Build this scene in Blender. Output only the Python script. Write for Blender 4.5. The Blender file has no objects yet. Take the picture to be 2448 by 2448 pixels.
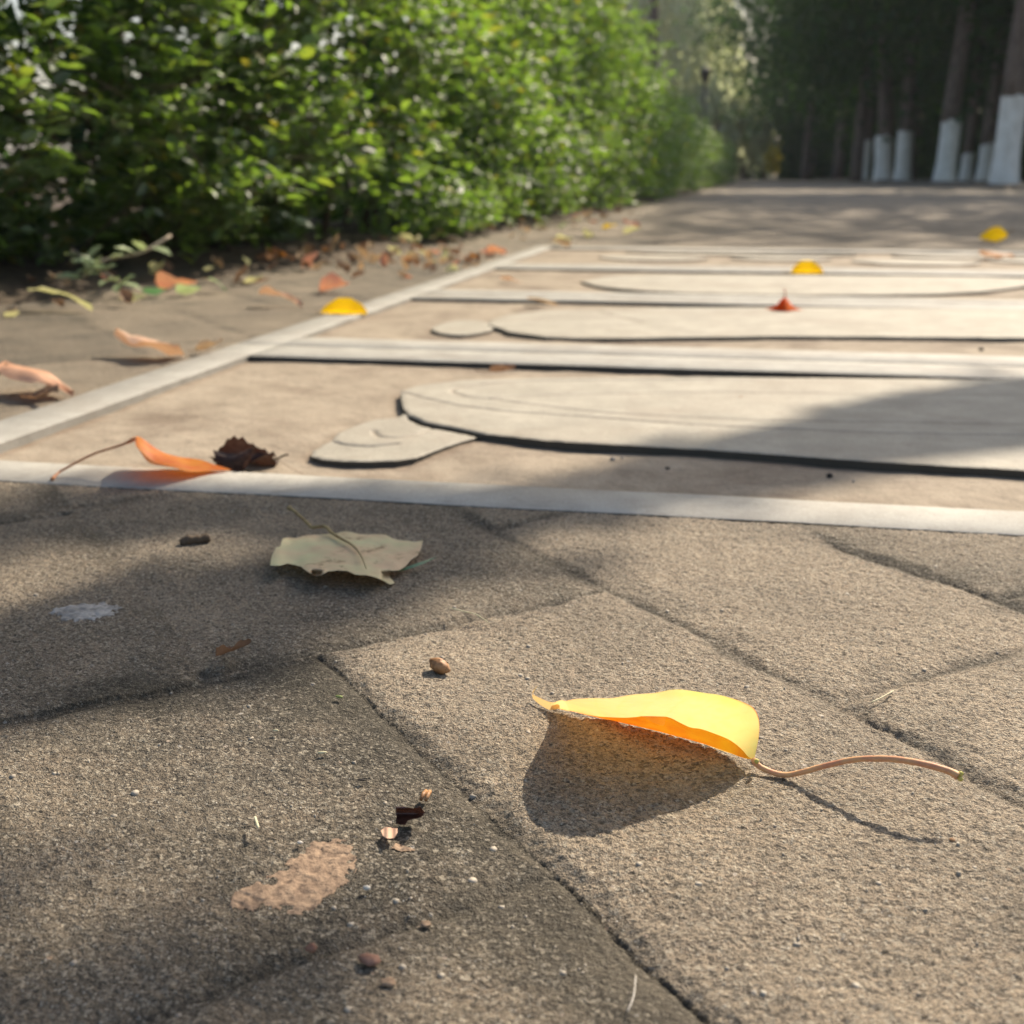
import bpy, math, random
import numpy as np
from mathutils import Vector, Matrix, geometry

random.seed(7)
RNG = np.random.default_rng(7)
SC = bpy.context.scene
COL = SC.collection

# ------------------------------------------------------------------ camera
CAM_H = 0.15
PITCH = math.radians(15.884)
YAW = math.radians(11.107)
cam_data = bpy.data.cameras.new('camera')
cam = bpy.data.objects.new('camera', cam_data)
COL.objects.link(cam)
cam.location = (0, 0, CAM_H)
cam.rotation_euler = (math.radians(90) - PITCH, 0, YAW)
cam_data.sensor_width = 36
cam_data.lens = 36 * 2822 / 2448
cam_data.clip_start = 0.01
cam_data.clip_end = 600
cam_data.dof.use_dof = True
cam_data.dof.focus_distance = 0.325
cam_data.dof.aperture_fstop = 20
SC.camera = cam

# ------------------------------------------------------------------ sky, sun, exposure
SUN_EL = math.radians(38.34)
SUN_AZ = math.radians(23.54)          # clockwise from +Y (the direction of the path)
SUNV = Vector((math.sin(SUN_AZ) * math.cos(SUN_EL), math.cos(SUN_AZ) * math.cos(SUN_EL), math.sin(SUN_EL)))
world = bpy.data.worlds.new('World')
SC.world = world
world.use_nodes = True
wn = world.node_tree
bg = wn.nodes['Background']
sky = wn.nodes.new('ShaderNodeTexSky')
sky.sky_type = 'NISHITA'
sky.sun_disc = False
sky.sun_elevation = SUN_EL
sky.sun_rotation = SUN_AZ
sky.air_density = 1.2
sky.dust_density = 3.0
sky.ozone_density = 1.0
wn.links.new(sky.outputs[0], bg.inputs[0])
bg.inputs[1].default_value = 0.105
sun_data = bpy.data.lights.new('sun', 'SUN')
sun_data.energy = 5.0
sun_data.angle = math.radians(0.53)
sun_data.color = (1.0, 0.88, 0.71)
sun = bpy.data.objects.new('sun', sun_data)
COL.objects.link(sun)
sun.rotation_euler = SUNV.to_track_quat('Z', 'Y').to_euler()
SC.view_settings.view_transform = 'Standard'
SC.view_settings.look = 'None'
SC.view_settings.gamma = 1
SC.view_settings.use_curve_mapping = False
SC.view_settings.exposure = 0.66
SC.render.engine = 'CYCLES'
SC.cycles.max_bounces = 8
SC.cycles.transparent_max_bounces = 8
SC.cycles.sample_clamp_indirect = 6

# ------------------------------------------------------------------ measuring the place
FPX = 2822.0


def ray(px, py):
    x = (px - 1224) / FPX
    y = -(py - 1224) / FPX
    d = (x, math.cos(PITCH) + math.sin(PITCH) * y, -math.sin(PITCH) + math.cos(PITCH) * y)
    c, s = math.cos(YAW), math.sin(YAW)
    return Vector((c * d[0] - s * d[1], s * d[0] + c * d[1], d[2]))


def at(px, py, z=0.0):
    """the point of the plane at height z that the photograph shows at pixel px, py"""
    d = ray(px, py)
    t = (z - CAM_H) / d.z
    return Vector((d.x * t, d.y * t, z))


def on_wall(px, py, Y):
    """the point at distance Y along the path that the photograph shows at px, py"""
    d = ray(px, py)
    return Vector((0, 0, CAM_H)) + d * (Y / d.y)


def far_at(px, Y, z=0.0):
    d = ray(px, 421)
    return Vector((d.x / d.y * Y, Y, z))


# ------------------------------------------------------------------ noise
def vnoise(x, y, seed=0):
    xi = np.floor(x).astype(np.int64)
    yi = np.floor(y).astype(np.int64)
    fx = x - xi
    fy = y - yi
    fx = fx * fx * (3 - 2 * fx)
    fy = fy * fy * (3 - 2 * fy)

    def h(a, b):
        n = (a * 374761393 + b * 668265263 + seed * 1442695041) & 0xFFFFFFFF
        n = ((n ^ (n >> 13)) * 1274126177) & 0xFFFFFFFF
        n = (n ^ (n >> 16)) & 0xFFFFFFFF
        return n / 4294967295.0
    v = (h(xi, yi) * (1 - fx) + h(xi + 1, yi) * fx) * (1 - fy) + (h(xi, yi + 1) * (1 - fx) + h(xi + 1, yi + 1) * fx) * fy
    return v - 0.5


def fbm(x, y, octs, seed=0, gain=0.5):
    s = 0
    a = 1.0
    for o in range(octs):
        k = 2.03 ** o
        s = s + a * vnoise(x * k + 17.3 * o, y * k - 9.1 * o, seed + o)
        a *= gain
    return s


def sstep(a, b, x):
    t = np.clip((x - a) / (b - a), 0, 1)
    return t * t * (3 - 2 * t)


# ------------------------------------------------------------------ object helpers
def mesh_from(name, verts, faces, mat=None, smooth=True, attrs=None):
    me = bpy.data.meshes.new(name)
    verts = np.asarray(verts, dtype=np.float32)
    me.vertices.add(len(verts))
    me.vertices.foreach_set('co', verts.ravel())
    if isinstance(faces, np.ndarray):
        n, k = faces.shape
        me.loops.add(n * k)
        me.loops.foreach_set('vertex_index', faces.astype(np.int32).ravel())
        me.polygons.add(n)
        me.polygons.foreach_set('loop_start', np.arange(0, n * k, k, dtype=np.int32))
        me.polygons.foreach_set('loop_total', np.full(n, k, dtype=np.int32))
    else:
        tot = [len(f) for f in faces]
        me.loops.add(sum(tot))
        me.loops.foreach_set('vertex_index', np.array([i for f in faces for i in f], dtype=np.int32))
        me.polygons.add(len(faces))
        st = np.concatenate([[0], np.cumsum(tot)[:-1]])
        me.polygons.foreach_set('loop_start', st.astype(np.int32))
        me.polygons.foreach_set('loop_total', np.array(tot, dtype=np.int32))
    if attrs:
        for k2, v in attrs.items():
            a = me.attributes.new(k2, 'FLOAT', 'POINT')
            a.data.foreach_set('value', np.asarray(v, dtype=np.float32).ravel())
    me.update(calc_edges=True)
    me.validate()
    if smooth:
        me.polygons.foreach_set('use_smooth', np.ones(len(me.polygons), dtype=bool))
    if mat:
        me.materials.append(mat)
    return me


def link(name, me, parent=None, loc=None):
    o = bpy.data.objects.new(name, me)
    COL.objects.link(o)
    if parent is not None:
        o.parent = parent
    if loc is not None:
        o.location = loc
    return o


def tag(o, label=None, cat=None, group=None, kind=None):
    if label:
        o['label'] = label
    if cat:
        o['category'] = cat
    if group:
        o['group'] = group
    if kind:
        o['kind'] = kind
    return o


def empty(name, loc=(0, 0, 0), rz=0.0):
    o = bpy.data.objects.new(name, None)
    COL.objects.link(o)
    o.location = loc
    o.rotation_euler = (0, 0, rz)
    o.empty_display_size = 0.02
    return o


def local(pts, origin):
    ox, oy, oz = origin
    return [(p[0] - ox, p[1] - oy, p[2] - oz) for p in pts]


def smooth_path(pts, n):
    """Catmull-Rom through pts"""
    P = [Vector(p) for p in pts]
    P = [P[0] * 2 - P[1]] + P + [P[-1] * 2 - P[-2]]
    out = []
    m = len(P) - 3
    for i in range(n):
        t = i / (n - 1) * m
        k = min(int(t), m - 1)
        f = t - k
        p0, p1, p2, p3 = P[k:k + 4]
        out.append(0.5 * ((2 * p1) + (p2 - p0) * f + (2 * p0 - 5 * p1 + 4 * p2 - p3) * f * f + (3 * p1 - p0 - 3 * p2 + p3) * f ** 3))
    return out


def tube_data(path, radii, sides=8, rough=0.0):
    vs, fs = [], []
    n = len(path)
    up = Vector((0, 0, 1))
    prev = None
    for i, p in enumerate(path):
        p = Vector(p)
        d = (Vector(path[min(i + 1, n - 1)]) - Vector(path[max(i - 1, 0)])).normalized()
        if prev is None:
            a = d.cross(up)
            if a.length < 1e-3:
                a = d.cross(Vector((1, 0, 0)))
            a.normalize()
        else:
            a = (prev - d * prev.dot(d)).normalized()
        prev = a
        b = d.cross(a)
        r = radii[i] if hasattr(radii, '__len__') else radii
        for k in range(sides):
            t = 2 * math.pi * k / sides
            rr = r * (1 + rough * random.uniform(-1, 1))
            vs.append(p + (a * math.cos(t) + b * math.sin(t)) * rr)
    for i in range(n - 1):
        for k in range(sides):
            k2 = (k + 1) % sides
            fs.append((i * sides + k, i * sides + k2, (i + 1) * sides + k2, (i + 1) * sides + k))
    fs.append(tuple(range(sides - 1, -1, -1)))
    fs.append(tuple((n - 1) * sides + k for k in range(sides)))
    return vs, fs


class Buf:
    def __init__(s):
        s.v = []
        s.f = []

    def add(s, v, f):
        o = len(s.v)
        s.v += [tuple(p) for p in v]
        s.f += [tuple(i + o for i in q) for q in f]

    def mesh(s, name, mat, smooth=True):
        return mesh_from(name, s.v, s.f, mat, smooth)


def tube(name, path, radii, mat, parent=None, sides=8, origin=(0, 0, 0), rough=0.0):
    v, f = tube_data(path, radii, sides, rough)
    return link(name, mesh_from(name, local(v, origin), f, mat), parent)


# ------------------------------------------------------------------ materials
def new_mat(name):
    m = bpy.data.materials.new(name)
    m.use_nodes = True
    nt = m.node_tree
    nt.nodes.clear()
    out = nt.nodes.new('ShaderNodeOutputMaterial')
    return m, nt, out


class N:
    """small node-building helper"""

    def __init__(s, nt):
        s.nt = nt

    def n(s, kind, **kw):
        x = s.nt.nodes.new(kind)
        for k, v in kw.items():
            setattr(x, k, v)
        return x

    def l(s, a, b):
        s.nt.links.new(a, b)

    def noise(s, vec, scale, detail=3, rough=0.55, dist=0.0):
        x = s.n('ShaderNodeTexNoise')
        x.inputs['Scale'].default_value = scale
        x.inputs['Detail'].default_value = detail
        x.inputs['Roughness'].default_value = rough
        x.inputs['Distortion'].default_value = dist
        s.l(vec, x.inputs['Vector'])
        return x.outputs['Fac']

    def voro(s, vec, scale, out='Distance'):
        x = s.n('ShaderNodeTexVoronoi')
        x.inputs['Scale'].default_value = scale
        s.l(vec, x.inputs['Vector'])
        return x.outputs[out]

    def ramp(s, fac, a, b, lo=0.0, hi=1.0):
        x = s.n('ShaderNodeMapRange')
        x.inputs['From Min'].default_value = a
        x.inputs['From Max'].default_value = b
        x.inputs['To Min'].default_value = lo
        x.inputs['To Max'].default_value = hi
        s.l(fac, x.inputs['Value'])
        return x.outputs['Result']

    def math(s, op, a, b=None):
        x = s.n('ShaderNodeMath', operation=op)
        for i, q in enumerate((a, b)):
            if q is None:
                continue
            if isinstance(q, (int, float)):
                x.inputs[i].default_value = q
            else:
                s.l(q, x.inputs[i])
        return x.outputs[0]

    def mix(s, fac, a, b, mode='MIX'):
        x = s.n('ShaderNodeMix', data_type='RGBA', blend_type=mode)
        for sock, q in ((x.inputs['Factor'], fac), (x.inputs['A'], a), (x.inputs['B'], b)):
            if isinstance(q, (int, float)):
                sock.default_value = q
            elif isinstance(q, (tuple, list)):
                sock.default_value = (*q[:3], 1)
            else:
                s.l(q, sock)
        return x.outputs['Result']

    def bump(s, height, strength, dist, normal=None):
        x = s.n('ShaderNodeBump')
        x.inputs['Strength'].default_value = strength
        x.inputs['Distance'].default_value = dist
        s.l(height, x.inputs['Height'])
        if normal is not None:
            s.l(normal, x.inputs['Normal'])
        return x.outputs['Normal']

    def attr(s, name):
        x = s.n('ShaderNodeAttribute')
        x.attribute_name = name
        return x.outputs['Fac']

    def principled(s, out, color, rough=0.8, normal=None, spec=0.3):
        p = s.n('ShaderNodeBsdfPrincipled')
        for sock, q in ((p.inputs['Base Color'], color), (p.inputs['Roughness'], rough)):
            if isinstance(q, (int, float)):
                sock.default_value = q
            elif isinstance(q, (tuple, list)):
                sock.default_value = (*q[:3], 1)
            else:
                s.l(q, sock)
        p.inputs['Specular IOR Level'].default_value = spec
        if normal is not None:
            s.l(normal, p.inputs['Normal'])
        s.l(p.outputs[0], out.inputs['Surface'])
        return p


def mat_concrete():
    m, nt, out = new_mat('stamped_concrete')
    k = N(nt)
    pos = k.n('ShaderNodeTexCoord').outputs['Object']
    tone = k.attr('tone')
    dirt = k.attr('dirt')
    big = k.noise(pos, 9, 4, 0.6)
    mid = k.noise(pos, 60, 4, 0.65)
    g1 = k.noise(pos, 520, 3, 0.7)
    g2 = k.noise(pos, 1300, 2, 0.6)
    base = k.mix(k.ramp(tone, 0, 1), (0.098, 0.082, 0.058), (0.50, 0.395, 0.28))
    base = k.mix(k.ramp(big, 0.46, 0.66, 0, 0.35), base, (0.165, 0.140, 0.110))
    base = k.mix(k.ramp(mid, 0.48, 0.70, 0, 0.40), base, (0.36, 0.27, 0.185))
    base = k.mix(k.ramp(dirt, 0.08, 0.75, 0, 0.82), base, (0.050, 0.043, 0.031))
    # grains of sand in the cement, dark and light
    g3 = k.noise(pos, 2300, 2, 0.6)
    base = k.mix(k.ramp(g1, 0.36, 0.47, 0.70, 0), base, (0.045, 0.037, 0.028))
    base = k.mix(k.ramp(g3, 0.38, 0.48, 0.75, 0), base, (0.060, 0.050, 0.038))
    base = k.mix(k.ramp(g2, 0.56, 0.70, 0, 0.55), base, (0.50, 0.43, 0.33))
    sv = k.n('ShaderNodeTexVoronoi')
    sv.inputs['Scale'].default_value = 1250
    k.l(pos, sv.inputs['Vector'])
    ss = k.n('ShaderNodeSeparateColor')
    k.l(sv.outputs['Color'], ss.inputs[0])
    base = k.mix(k.ramp(ss.outputs[0], 0.0, 0.35, 0.75, 0), base, (0.050, 0.040, 0.030))
    base = k.mix(k.ramp(ss.outputs[1], 0.72, 1.0, 0, 0.60), base, (0.56, 0.49, 0.38))
    v = k.n('ShaderNodeTexVoronoi')
    v.inputs['Scale'].default_value = 230
    k.l(pos, v.inputs['Vector'])
    sep = k.n('ShaderNodeSeparateColor')
    k.l(v.outputs['Color'], sep.inputs[0])
    pick = k.math('GREATER_THAN', sep.outputs[0], 0.86)
    spot = k.math('MULTIPLY', k.ramp(v.outputs['Distance'], 0.10, 0.16, 1, 0), pick)
    chip = k.mix(sep.outputs[1], (0.60, 0.56, 0.50), (0.42, 0.27, 0.17))
    base = k.mix(k.math('MULTIPLY', spot, 0.8), base, chip)
    spots2 = k.math('MULTIPLY', k.ramp(k.voro(pos, 700), 0.10, 0.2, 1, 0), k.ramp(k.noise(pos, 90, 2), 0.5, 0.62))
    base = k.mix(spots2, base, (0.62, 0.58, 0.50))
    base = k.mix(k.ramp(dirt, 0.15, 0.95, 0, 0.60), base, (0.072, 0.060, 0.041))
    base = k.mix(k.ramp(k.noise(pos, 34, 5, .7), .50, .66, 0, .30), base, (0.20, 0.165, 0.12))
    h = k.math('ADD', k.math('MULTIPLY', g1, 1.0), k.math('MULTIPLY', g2, 0.45))
    h = k.math('ADD', h, k.math('MULTIPLY', k.noise(pos, 200, 3), 1.2))
    h = k.math('ADD', h, k.math('MULTIPLY', g3, 0.5))
    h = k.math('ADD', h, k.math('MULTIPLY', ss.outputs[0], 0.30))
    nrm = k.bump(h, 1.0, 0.0024)
    k.principled(out, base, k.ramp(g1, 0.3, 0.7, 0.72, 0.92), nrm, 0.35)
    return m


def mat_stone(name, c1, c2, stain, stain_amt=0.6, grain=900, bump=0.0004, rough=0.75, stain_scale=9):
    m, nt, out = new_mat(name)
    k = N(nt)
    pos = k.n('ShaderNodeTexCoord').outputs['Object']
    base = k.mix(k.ramp(k.noise(pos, 26, 5, 0.6), 0.35, 0.65), c1, c2)
    base = k.mix(k.ramp(k.noise(pos, stain_scale, 5, 0.65, 0.6), 0.47, 0.66, 0, stain_amt), base, stain)
    base = k.mix(k.ramp(k.noise(pos, 70, 5, 0.75), 0.52, 0.68, 0, 0.35), base, tuple(x * 0.8 for x in stain))
    g = k.noise(pos, grain, 2, 0.7)
    base = k.mix(k.ramp(g, 0.3, 0.52, 0.35, 0), base, tuple(x * 0.45 for x in c1))
    base = k.mix(k.ramp(k.noise(pos, grain * 0.6, 2), 0.6, 0.75, 0, 0.35), base, tuple(min(1, x * 1.35) for x in c2))
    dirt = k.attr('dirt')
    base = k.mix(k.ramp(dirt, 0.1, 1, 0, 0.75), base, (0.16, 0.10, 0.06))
    base = k.mix(k.math('MULTIPLY', k.attr('wall'), 0.90), base, (0.040, 0.034, 0.027))  # shade of the upright faces, painted in near-black
    h = k.math('ADD', g, k.math('MULTIPLY', k.noise(pos, 150, 3), 1.5))
    k.principled(out, base, rough, k.bump(h, 0.7, bump * 2), 0.3)
    return m


def mat_leaf(name, c1, c2, t1, t2, trans=0.45, rough=0.45, gloss=0.06, scale=120, spots=None, vary=0.0, bump=0.0002, attr=None):
    """thin leaf: reflected colours c1..c2, light let through t1..t2"""
    m, nt, out = new_mat(name)
    k = N(nt)
    pos = k.n('ShaderNodeTexCoord').outputs['Object']
    f = k.attr(attr) if attr else k.ramp(k.noise(pos, scale, 3, 0.6), 0.35, 0.65)
    if attr:
        f = k.math('ADD', f, k.ramp(k.noise(pos, scale, 3, 0.6), 0.3, 0.7, -0.12, 0.12))
    d = k.mix(f, c1, c2)
    t = k.mix(f, t1, t2)
    if attr:
        gr = k.math('MULTIPLY', k.attr('green'), k.ramp(k.noise(pos, 90, 3), .35, .6, .3, .75))
        d = k.mix(gr, d, (0.42, 0.48, 0.16))
        t = k.mix(gr, t, (0.50, 0.56, 0.13))
        d = k.mix(k.attr('rim'), d, (0.55, 0.20, 0.10))
        t = k.mix(k.attr('rim'), t, (0.60, 0.16, 0.05))
        t = k.mix(k.math('MULTIPLY', k.attr('vein'), .30), t, (0.70, 0.42, 0.10))
        d = k.mix(k.math('MULTIPLY', k.attr('vein'), .30), d, (0.80, 0.62, 0.30))
        mo = k.ramp(k.noise(pos, 340, 4, .7), .40, .62, 0, .28)
        t = k.mix(mo, t, (0.86, 0.50, 0.12))
    if vary:
        oi = k.attr('hue')
        d = k.mix(k.ramp(oi, 0.0, 1.0, 0, 1), d, tuple(x * (1 - vary) for x in c1))
        t = k.mix(k.ramp(oi, 0.93, 1.0, 0, 0.8), t, (0.55, 0.45, 0.03))
        d = k.mix(k.ramp(oi, 0.94, 1.0, 0, 0.8), d, (0.30, 0.22, 0.03))
    if spots:
        sp = k.ramp(k.noise(pos, scale * 2.2, 4, 0.7), 0.60, 0.68, 0, 0.8)
        d = k.mix(sp, d, spots)
        t = k.mix(sp, t, tuple(x * 0.4 for x in spots))
    nrm = k.bump(k.noise(pos, scale * 4, 2), 0.4, bump)
    df = k.n('ShaderNodeBsdfDiffuse')
    tr = k.n('ShaderNodeBsdfTranslucent')
    gl = k.n('ShaderNodeBsdfGlossy')
    gl.inputs['Roughness'].default_value = rough
    k.l(d, df.inputs['Color'])
    k.l(t, tr.inputs['Color'])
    for x in (df, tr, gl):
        k.l(nrm, x.inputs['Normal'])
    m1 = k.n('ShaderNodeMixShader')
    m1.inputs[0].default_value = trans
    k.l(df.outputs[0], m1.inputs[1])
    k.l(tr.outputs[0], m1.inputs[2])
    fr = k.n('ShaderNodeLayerWeight')
    fr.inputs['Blend'].default_value = 0.5
    k.l(nrm, fr.inputs['Normal'])
    fac_ = k.math('ADD', k.math('MULTIPLY', k.math('POWER', fr.outputs['Facing'], 4.0), gloss * 2.5), gloss)
    m2 = k.n('ShaderNodeMixShader')
    k.l(fac_, m2.inputs[0])
    k.l(m1.outputs[0], m2.inputs[1])
    k.l(gl.outputs[0], m2.inputs[2])
    k.l(m2.outputs[0], out.inputs['Surface'])
    return m


def mat_plain(name, c1, c2, scale=60, rough=0.8, bump=0.0003, stretch=None, spec=0.3):
    m, nt, out = new_mat(name)
    k = N(nt)
    pos = k.n('ShaderNodeTexCoord').outputs['Object']
    if stretch:
        mp = k.n('ShaderNodeMapping')
        mp.inputs['Scale'].default_value = stretch
        k.l(pos, mp.inputs['Vector'])
        pos = mp.outputs[0]
    f = k.noise(pos, scale, 4, 0.65)
    base = k.mix(k.ramp(f, 0.35, 0.65), c1, c2)
    k.principled(out, base, rough, k.bump(f, 0.8, bump), spec)
    return m


M = {}
M['concrete'] = mat_concrete()
M['frame'] = mat_stone('granite_border', (0.315, 0.298, 0.262), (0.415, 0.395, 0.350), (0.26, 0.23, 0.19), 0.60, 900, 0.0002)
M['floor'] = mat_stone('sandy_recess', (0.290, 0.235, 0.172), (0.375, 0.308, 0.230), (0.185, 0.138, 0.098), 0.85, 620, 0.0005, 0.9, 12)
M['carving'] = mat_stone('carved_limestone', (0.325, 0.295, 0.238), (0.420, 0.380, 0.308), (0.29, 0.245, 0.19), 0.60, 800, 0.0003)
M['soil'] = mat_plain('dark_soil', (0.055, 0.040, 0.028), (0.12, 0.09, 0.06), 14, 0.95, 0.01)
M['bark'] = mat_plain('grey_brown_bark', (0.09, 0.07, 0.058), (0.26, 0.20, 0.165), 9, 0.9, 0.02, (4, 4, 0.8))
M['whitewash'] = mat_plain('whitewash', (0.74, 0.71, 0.65), (0.95, 0.93, 0.88), 5, 0.85, 0.02, (3, 3, 1))
M['twig'] = mat_plain('twig_bark', (0.05, 0.035, 0.025), (0.14, 0.10, 0.065), 90, 0.85, 0.0004)
M['pale_twig'] = mat_plain('pale_twig_bark', (0.30, 0.24, 0.17), (0.42, 0.36, 0.27), 90, 0.8, 0.0004)
M['hedge_leaf'] = mat_leaf('hedge_leaf', (0.055, 0.115, 0.030), (0.110, 0.185, 0.055), (0.16, 0.33, 0.02), (0.35, 0.52, 0.05), 0.48, 0.60, 0.10, 40, vary=0.45)
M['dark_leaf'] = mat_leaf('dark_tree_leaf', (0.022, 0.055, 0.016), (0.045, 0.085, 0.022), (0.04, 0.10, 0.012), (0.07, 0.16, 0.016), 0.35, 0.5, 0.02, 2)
M['willow_leaf'] = mat_leaf('willow_leaf', (0.40, 0.44, 0.24), (0.52, 0.55, 0.34), (0.62, 0.68, 0.36), (0.78, 0.80, 0.52), 0.6, 0.5, 0.04, 1)
M['yellow_bush_leaf'] = mat_leaf('yellow_bush_leaf', (0.35, 0.30, 0.03), (0.45, 0.38, 0.05), (0.5, 0.42, 0.03), (0.6, 0.5, 0.05), 0.5, 0.5, 0.03, 3)

# ------------------------------------------------------------------ ground far out
gm = mesh_from('ground', [(-250, -60, -0.03), (250, -60, -0.03), (250, 450, -0.03), (-250, 450, -0.03)], [(0, 1, 2, 3)], M['soil'], False)
tag(link('ground', gm), kind='structure')

# ------------------------------------------------------------------ pavement of stamped stones
SW = 0.118
CUTS = {0: [-0.08, 0.057, 0.197, 0.342, 0.56, 0.70, 0.83], 1: [-0.25, -0.10, 0.07, 0.347, 0.57, 0.72], 2: [-0.3, -0.1, 0.05, 0.230, 0.44, 0.60, 0.75]}


def strip_cuts(k):
    r = random.Random(k * 77 + 5)
    if k in CUTS:
        c = list(CUTS[k])
    else:
        c = [r.uniform(0, .15)]
    while c[-1] < 26:
        c.append(c[-1] + r.uniform(.13, .23))
    while c[0] > -5:
        c.insert(0, c[0] - r.uniform(.13, .23))
    return np.array(c)


_cuts = {}
ZF = 0.0012       # top of the panel borders
ZB = -0.0041      # floor of the recess


def paving(x, y):
    """height, dirt, stone id of the stamped pavement"""
    wx = 0.0035 * fbm(x * 26, y * 26, 2, 3)
    wy = 0.0035 * fbm(x * 26, y * 26, 2, 9)
    X = x + wx
    Y = y + wy
    s = 0.7507 * X + 0.6606 * Y
    t = -0.6606 * X + 0.7507 * Y
    s = np.where(t > 0.345, np.where(s < 0.09, s + 0.037, np.where(s < 0.245, 0.127 + (s - 0.09) * 0.118 / 0.155, s)), s)
    kf = (s - 0.127) / SW
    k = np.floor(kf).astype(int)           # strip k lies above boundary .127+.118k ; strip -1 is left of joint A
    ds = np.minimum(kf - k, 1 - (kf - k)) * SW
    dt = np.full(x.shape, 9.0)
    j = np.zeros(x.shape, dtype=int)
    for kk in np.unique(k):
        key = int(kk)
        if key not in _cuts:
            _cuts[key] = strip_cuts({-1: 0, 0: 1, 1: 2}.get(key, key + 100))
        c = _cuts[key]
        mk = k == kk
        tt = t[mk]
        i = np.clip(np.searchsorted(c, tt), 1, len(c) - 1)
        dt[mk] = np.minimum(tt - c[i - 1], c[i] - tt)
        j[mk] = i
    d = np.minimum(ds, dt)
    d = d + .0042 * ((t > .35) & (np.abs(ds - d) < 1e-6) & (s < .19) & (s > .06))
    rag = d + 0.0022 * fbm(x * 150, y * 150, 3, 5) + 0.003 * fbm(x * 40, y * 40, 2, 6)
    sid = (k * 4096 + j).astype(np.int64)
    h1 = ((sid * 2654435761) & 0xFFFF) / 65535.0
    h2 = ((sid * 40503 + 977) & 0xFFFF) / 65535.0
    h3 = ((sid * 69069 + 12345) & 0xFFFF) / 65535.0
    edge = sstep(-0.001, 0.0050, rag)
    z = -0.0017 * (1 - edge) - 0.0007 * (1 - sstep(0.003, 0.016, rag)) * (0.3 + h2)
    z = z + (h1 - 0.6) * 0.0008 * edge
    z = z - 0.0008 * (k == -1) * (t < .345) - 0.0003 * (k == -1) * (t < .345) * np.exp(-np.clip(0.127 - s, 0, 1) / .012) - 0.0012 * (k <= -2)
    calm = 1 - np.exp(-((x + 0.005) / 0.085) ** 2 - ((y - 0.285) / 0.05) ** 2)
    calm = calm * (1 - np.exp(-((x - 0.05) / 0.035) ** 2 - ((y - 0.275) / 0.035) ** 2))
    z = z + (0.0016 * fbm(x * 14, y * 14, 3, 21) + 0.0006 * fbm(x * 70, y * 70, 3, 31) + .0002) * (0.10 + .90 * calm) - .0004
    z = np.where((y > 0.495) & (x > -.50) & (y < 2.7), np.minimum(z, ZF - .0007), z)
    z = np.where((np.abs(x + .47) < .03) & (y > .5) & (y < 2.7), np.minimum(z, ZF - .0018), z)
    nb_ = sstep(.496, .512, y) * (x > -.50) * (y < .6)
    z = z * (1 - nb_) + (ZF - .0008 + .0003 * fbm(x * 90, y * 90, 2, 33)) * nb_
    wide = 1 - sstep(0.0, 0.034, rag)
    dirt = (1 - sstep(-0.002, 0.0055, rag)) * 0.75 + wide * (0.26 + 0.50 * (k == -1) + .1 * (k > 0)) * (0.6 + 1.2 * fbm(x * 45, y * 45, 3, 43))
    dirt = dirt * (0.75 + 0.8 * fbm(x * 30, y * 30, 2, 41))
    tone = 0.25 + 0.55 * h3 + 0.5 * fbm(x * 22, y * 22, 4, 51)
    # the slabs of the foreground: the brown one left of the long joint, the buff one under the yellow leaf
    mot = 0.5 * fbm(x * 22, y * 22, 4, 51) + 0.25 * fbm(x * 75, y * 75, 3, 57)
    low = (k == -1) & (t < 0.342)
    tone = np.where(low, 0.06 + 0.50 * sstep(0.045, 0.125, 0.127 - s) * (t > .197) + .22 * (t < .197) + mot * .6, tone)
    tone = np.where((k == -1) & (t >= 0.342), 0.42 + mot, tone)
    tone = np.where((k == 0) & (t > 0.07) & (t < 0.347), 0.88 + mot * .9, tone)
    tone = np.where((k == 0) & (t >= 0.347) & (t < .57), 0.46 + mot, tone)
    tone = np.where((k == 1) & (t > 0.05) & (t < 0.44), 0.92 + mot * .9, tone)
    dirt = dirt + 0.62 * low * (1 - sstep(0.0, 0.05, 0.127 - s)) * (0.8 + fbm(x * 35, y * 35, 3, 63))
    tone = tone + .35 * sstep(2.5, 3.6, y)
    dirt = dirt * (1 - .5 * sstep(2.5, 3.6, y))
    return z, np.clip(dirt, 0, 1), np.clip(tone, 0, 1), sid, rag, k


def grain(x, y):
    # pitted cement: pits between the sand grains
    n1 = fbm(x * 620, y * 620, 2, 61)
    n2 = fbm(x * 260, y * 260, 2, 71)
    return 0.00072 * n1 + 0.0003 * n2 - 0.0005 * np.clip(n1 - 0.18, 0, 1)


def grid_quads(nx, ny):
    i = np.arange(nx * ny).reshape(ny, nx)
    return np.stack([i[:-1, :-1].ravel(), i[:-1, 1:].ravel(), i[1:, 1:].ravel(), i[1:, :-1].ravel()], 1)


def submesh(V, Q, A):
    u, inv = np.unique(Q.ravel(), return_inverse=True)
    return V[u], inv.reshape(Q.shape), {k: v[u] for k, v in A.items()}


PX0, PX1, PY0, PY1 = -0.46, 1.9, 0.518, 2.64
pavement = tag(empty('pavement'), kind='structure')


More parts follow.
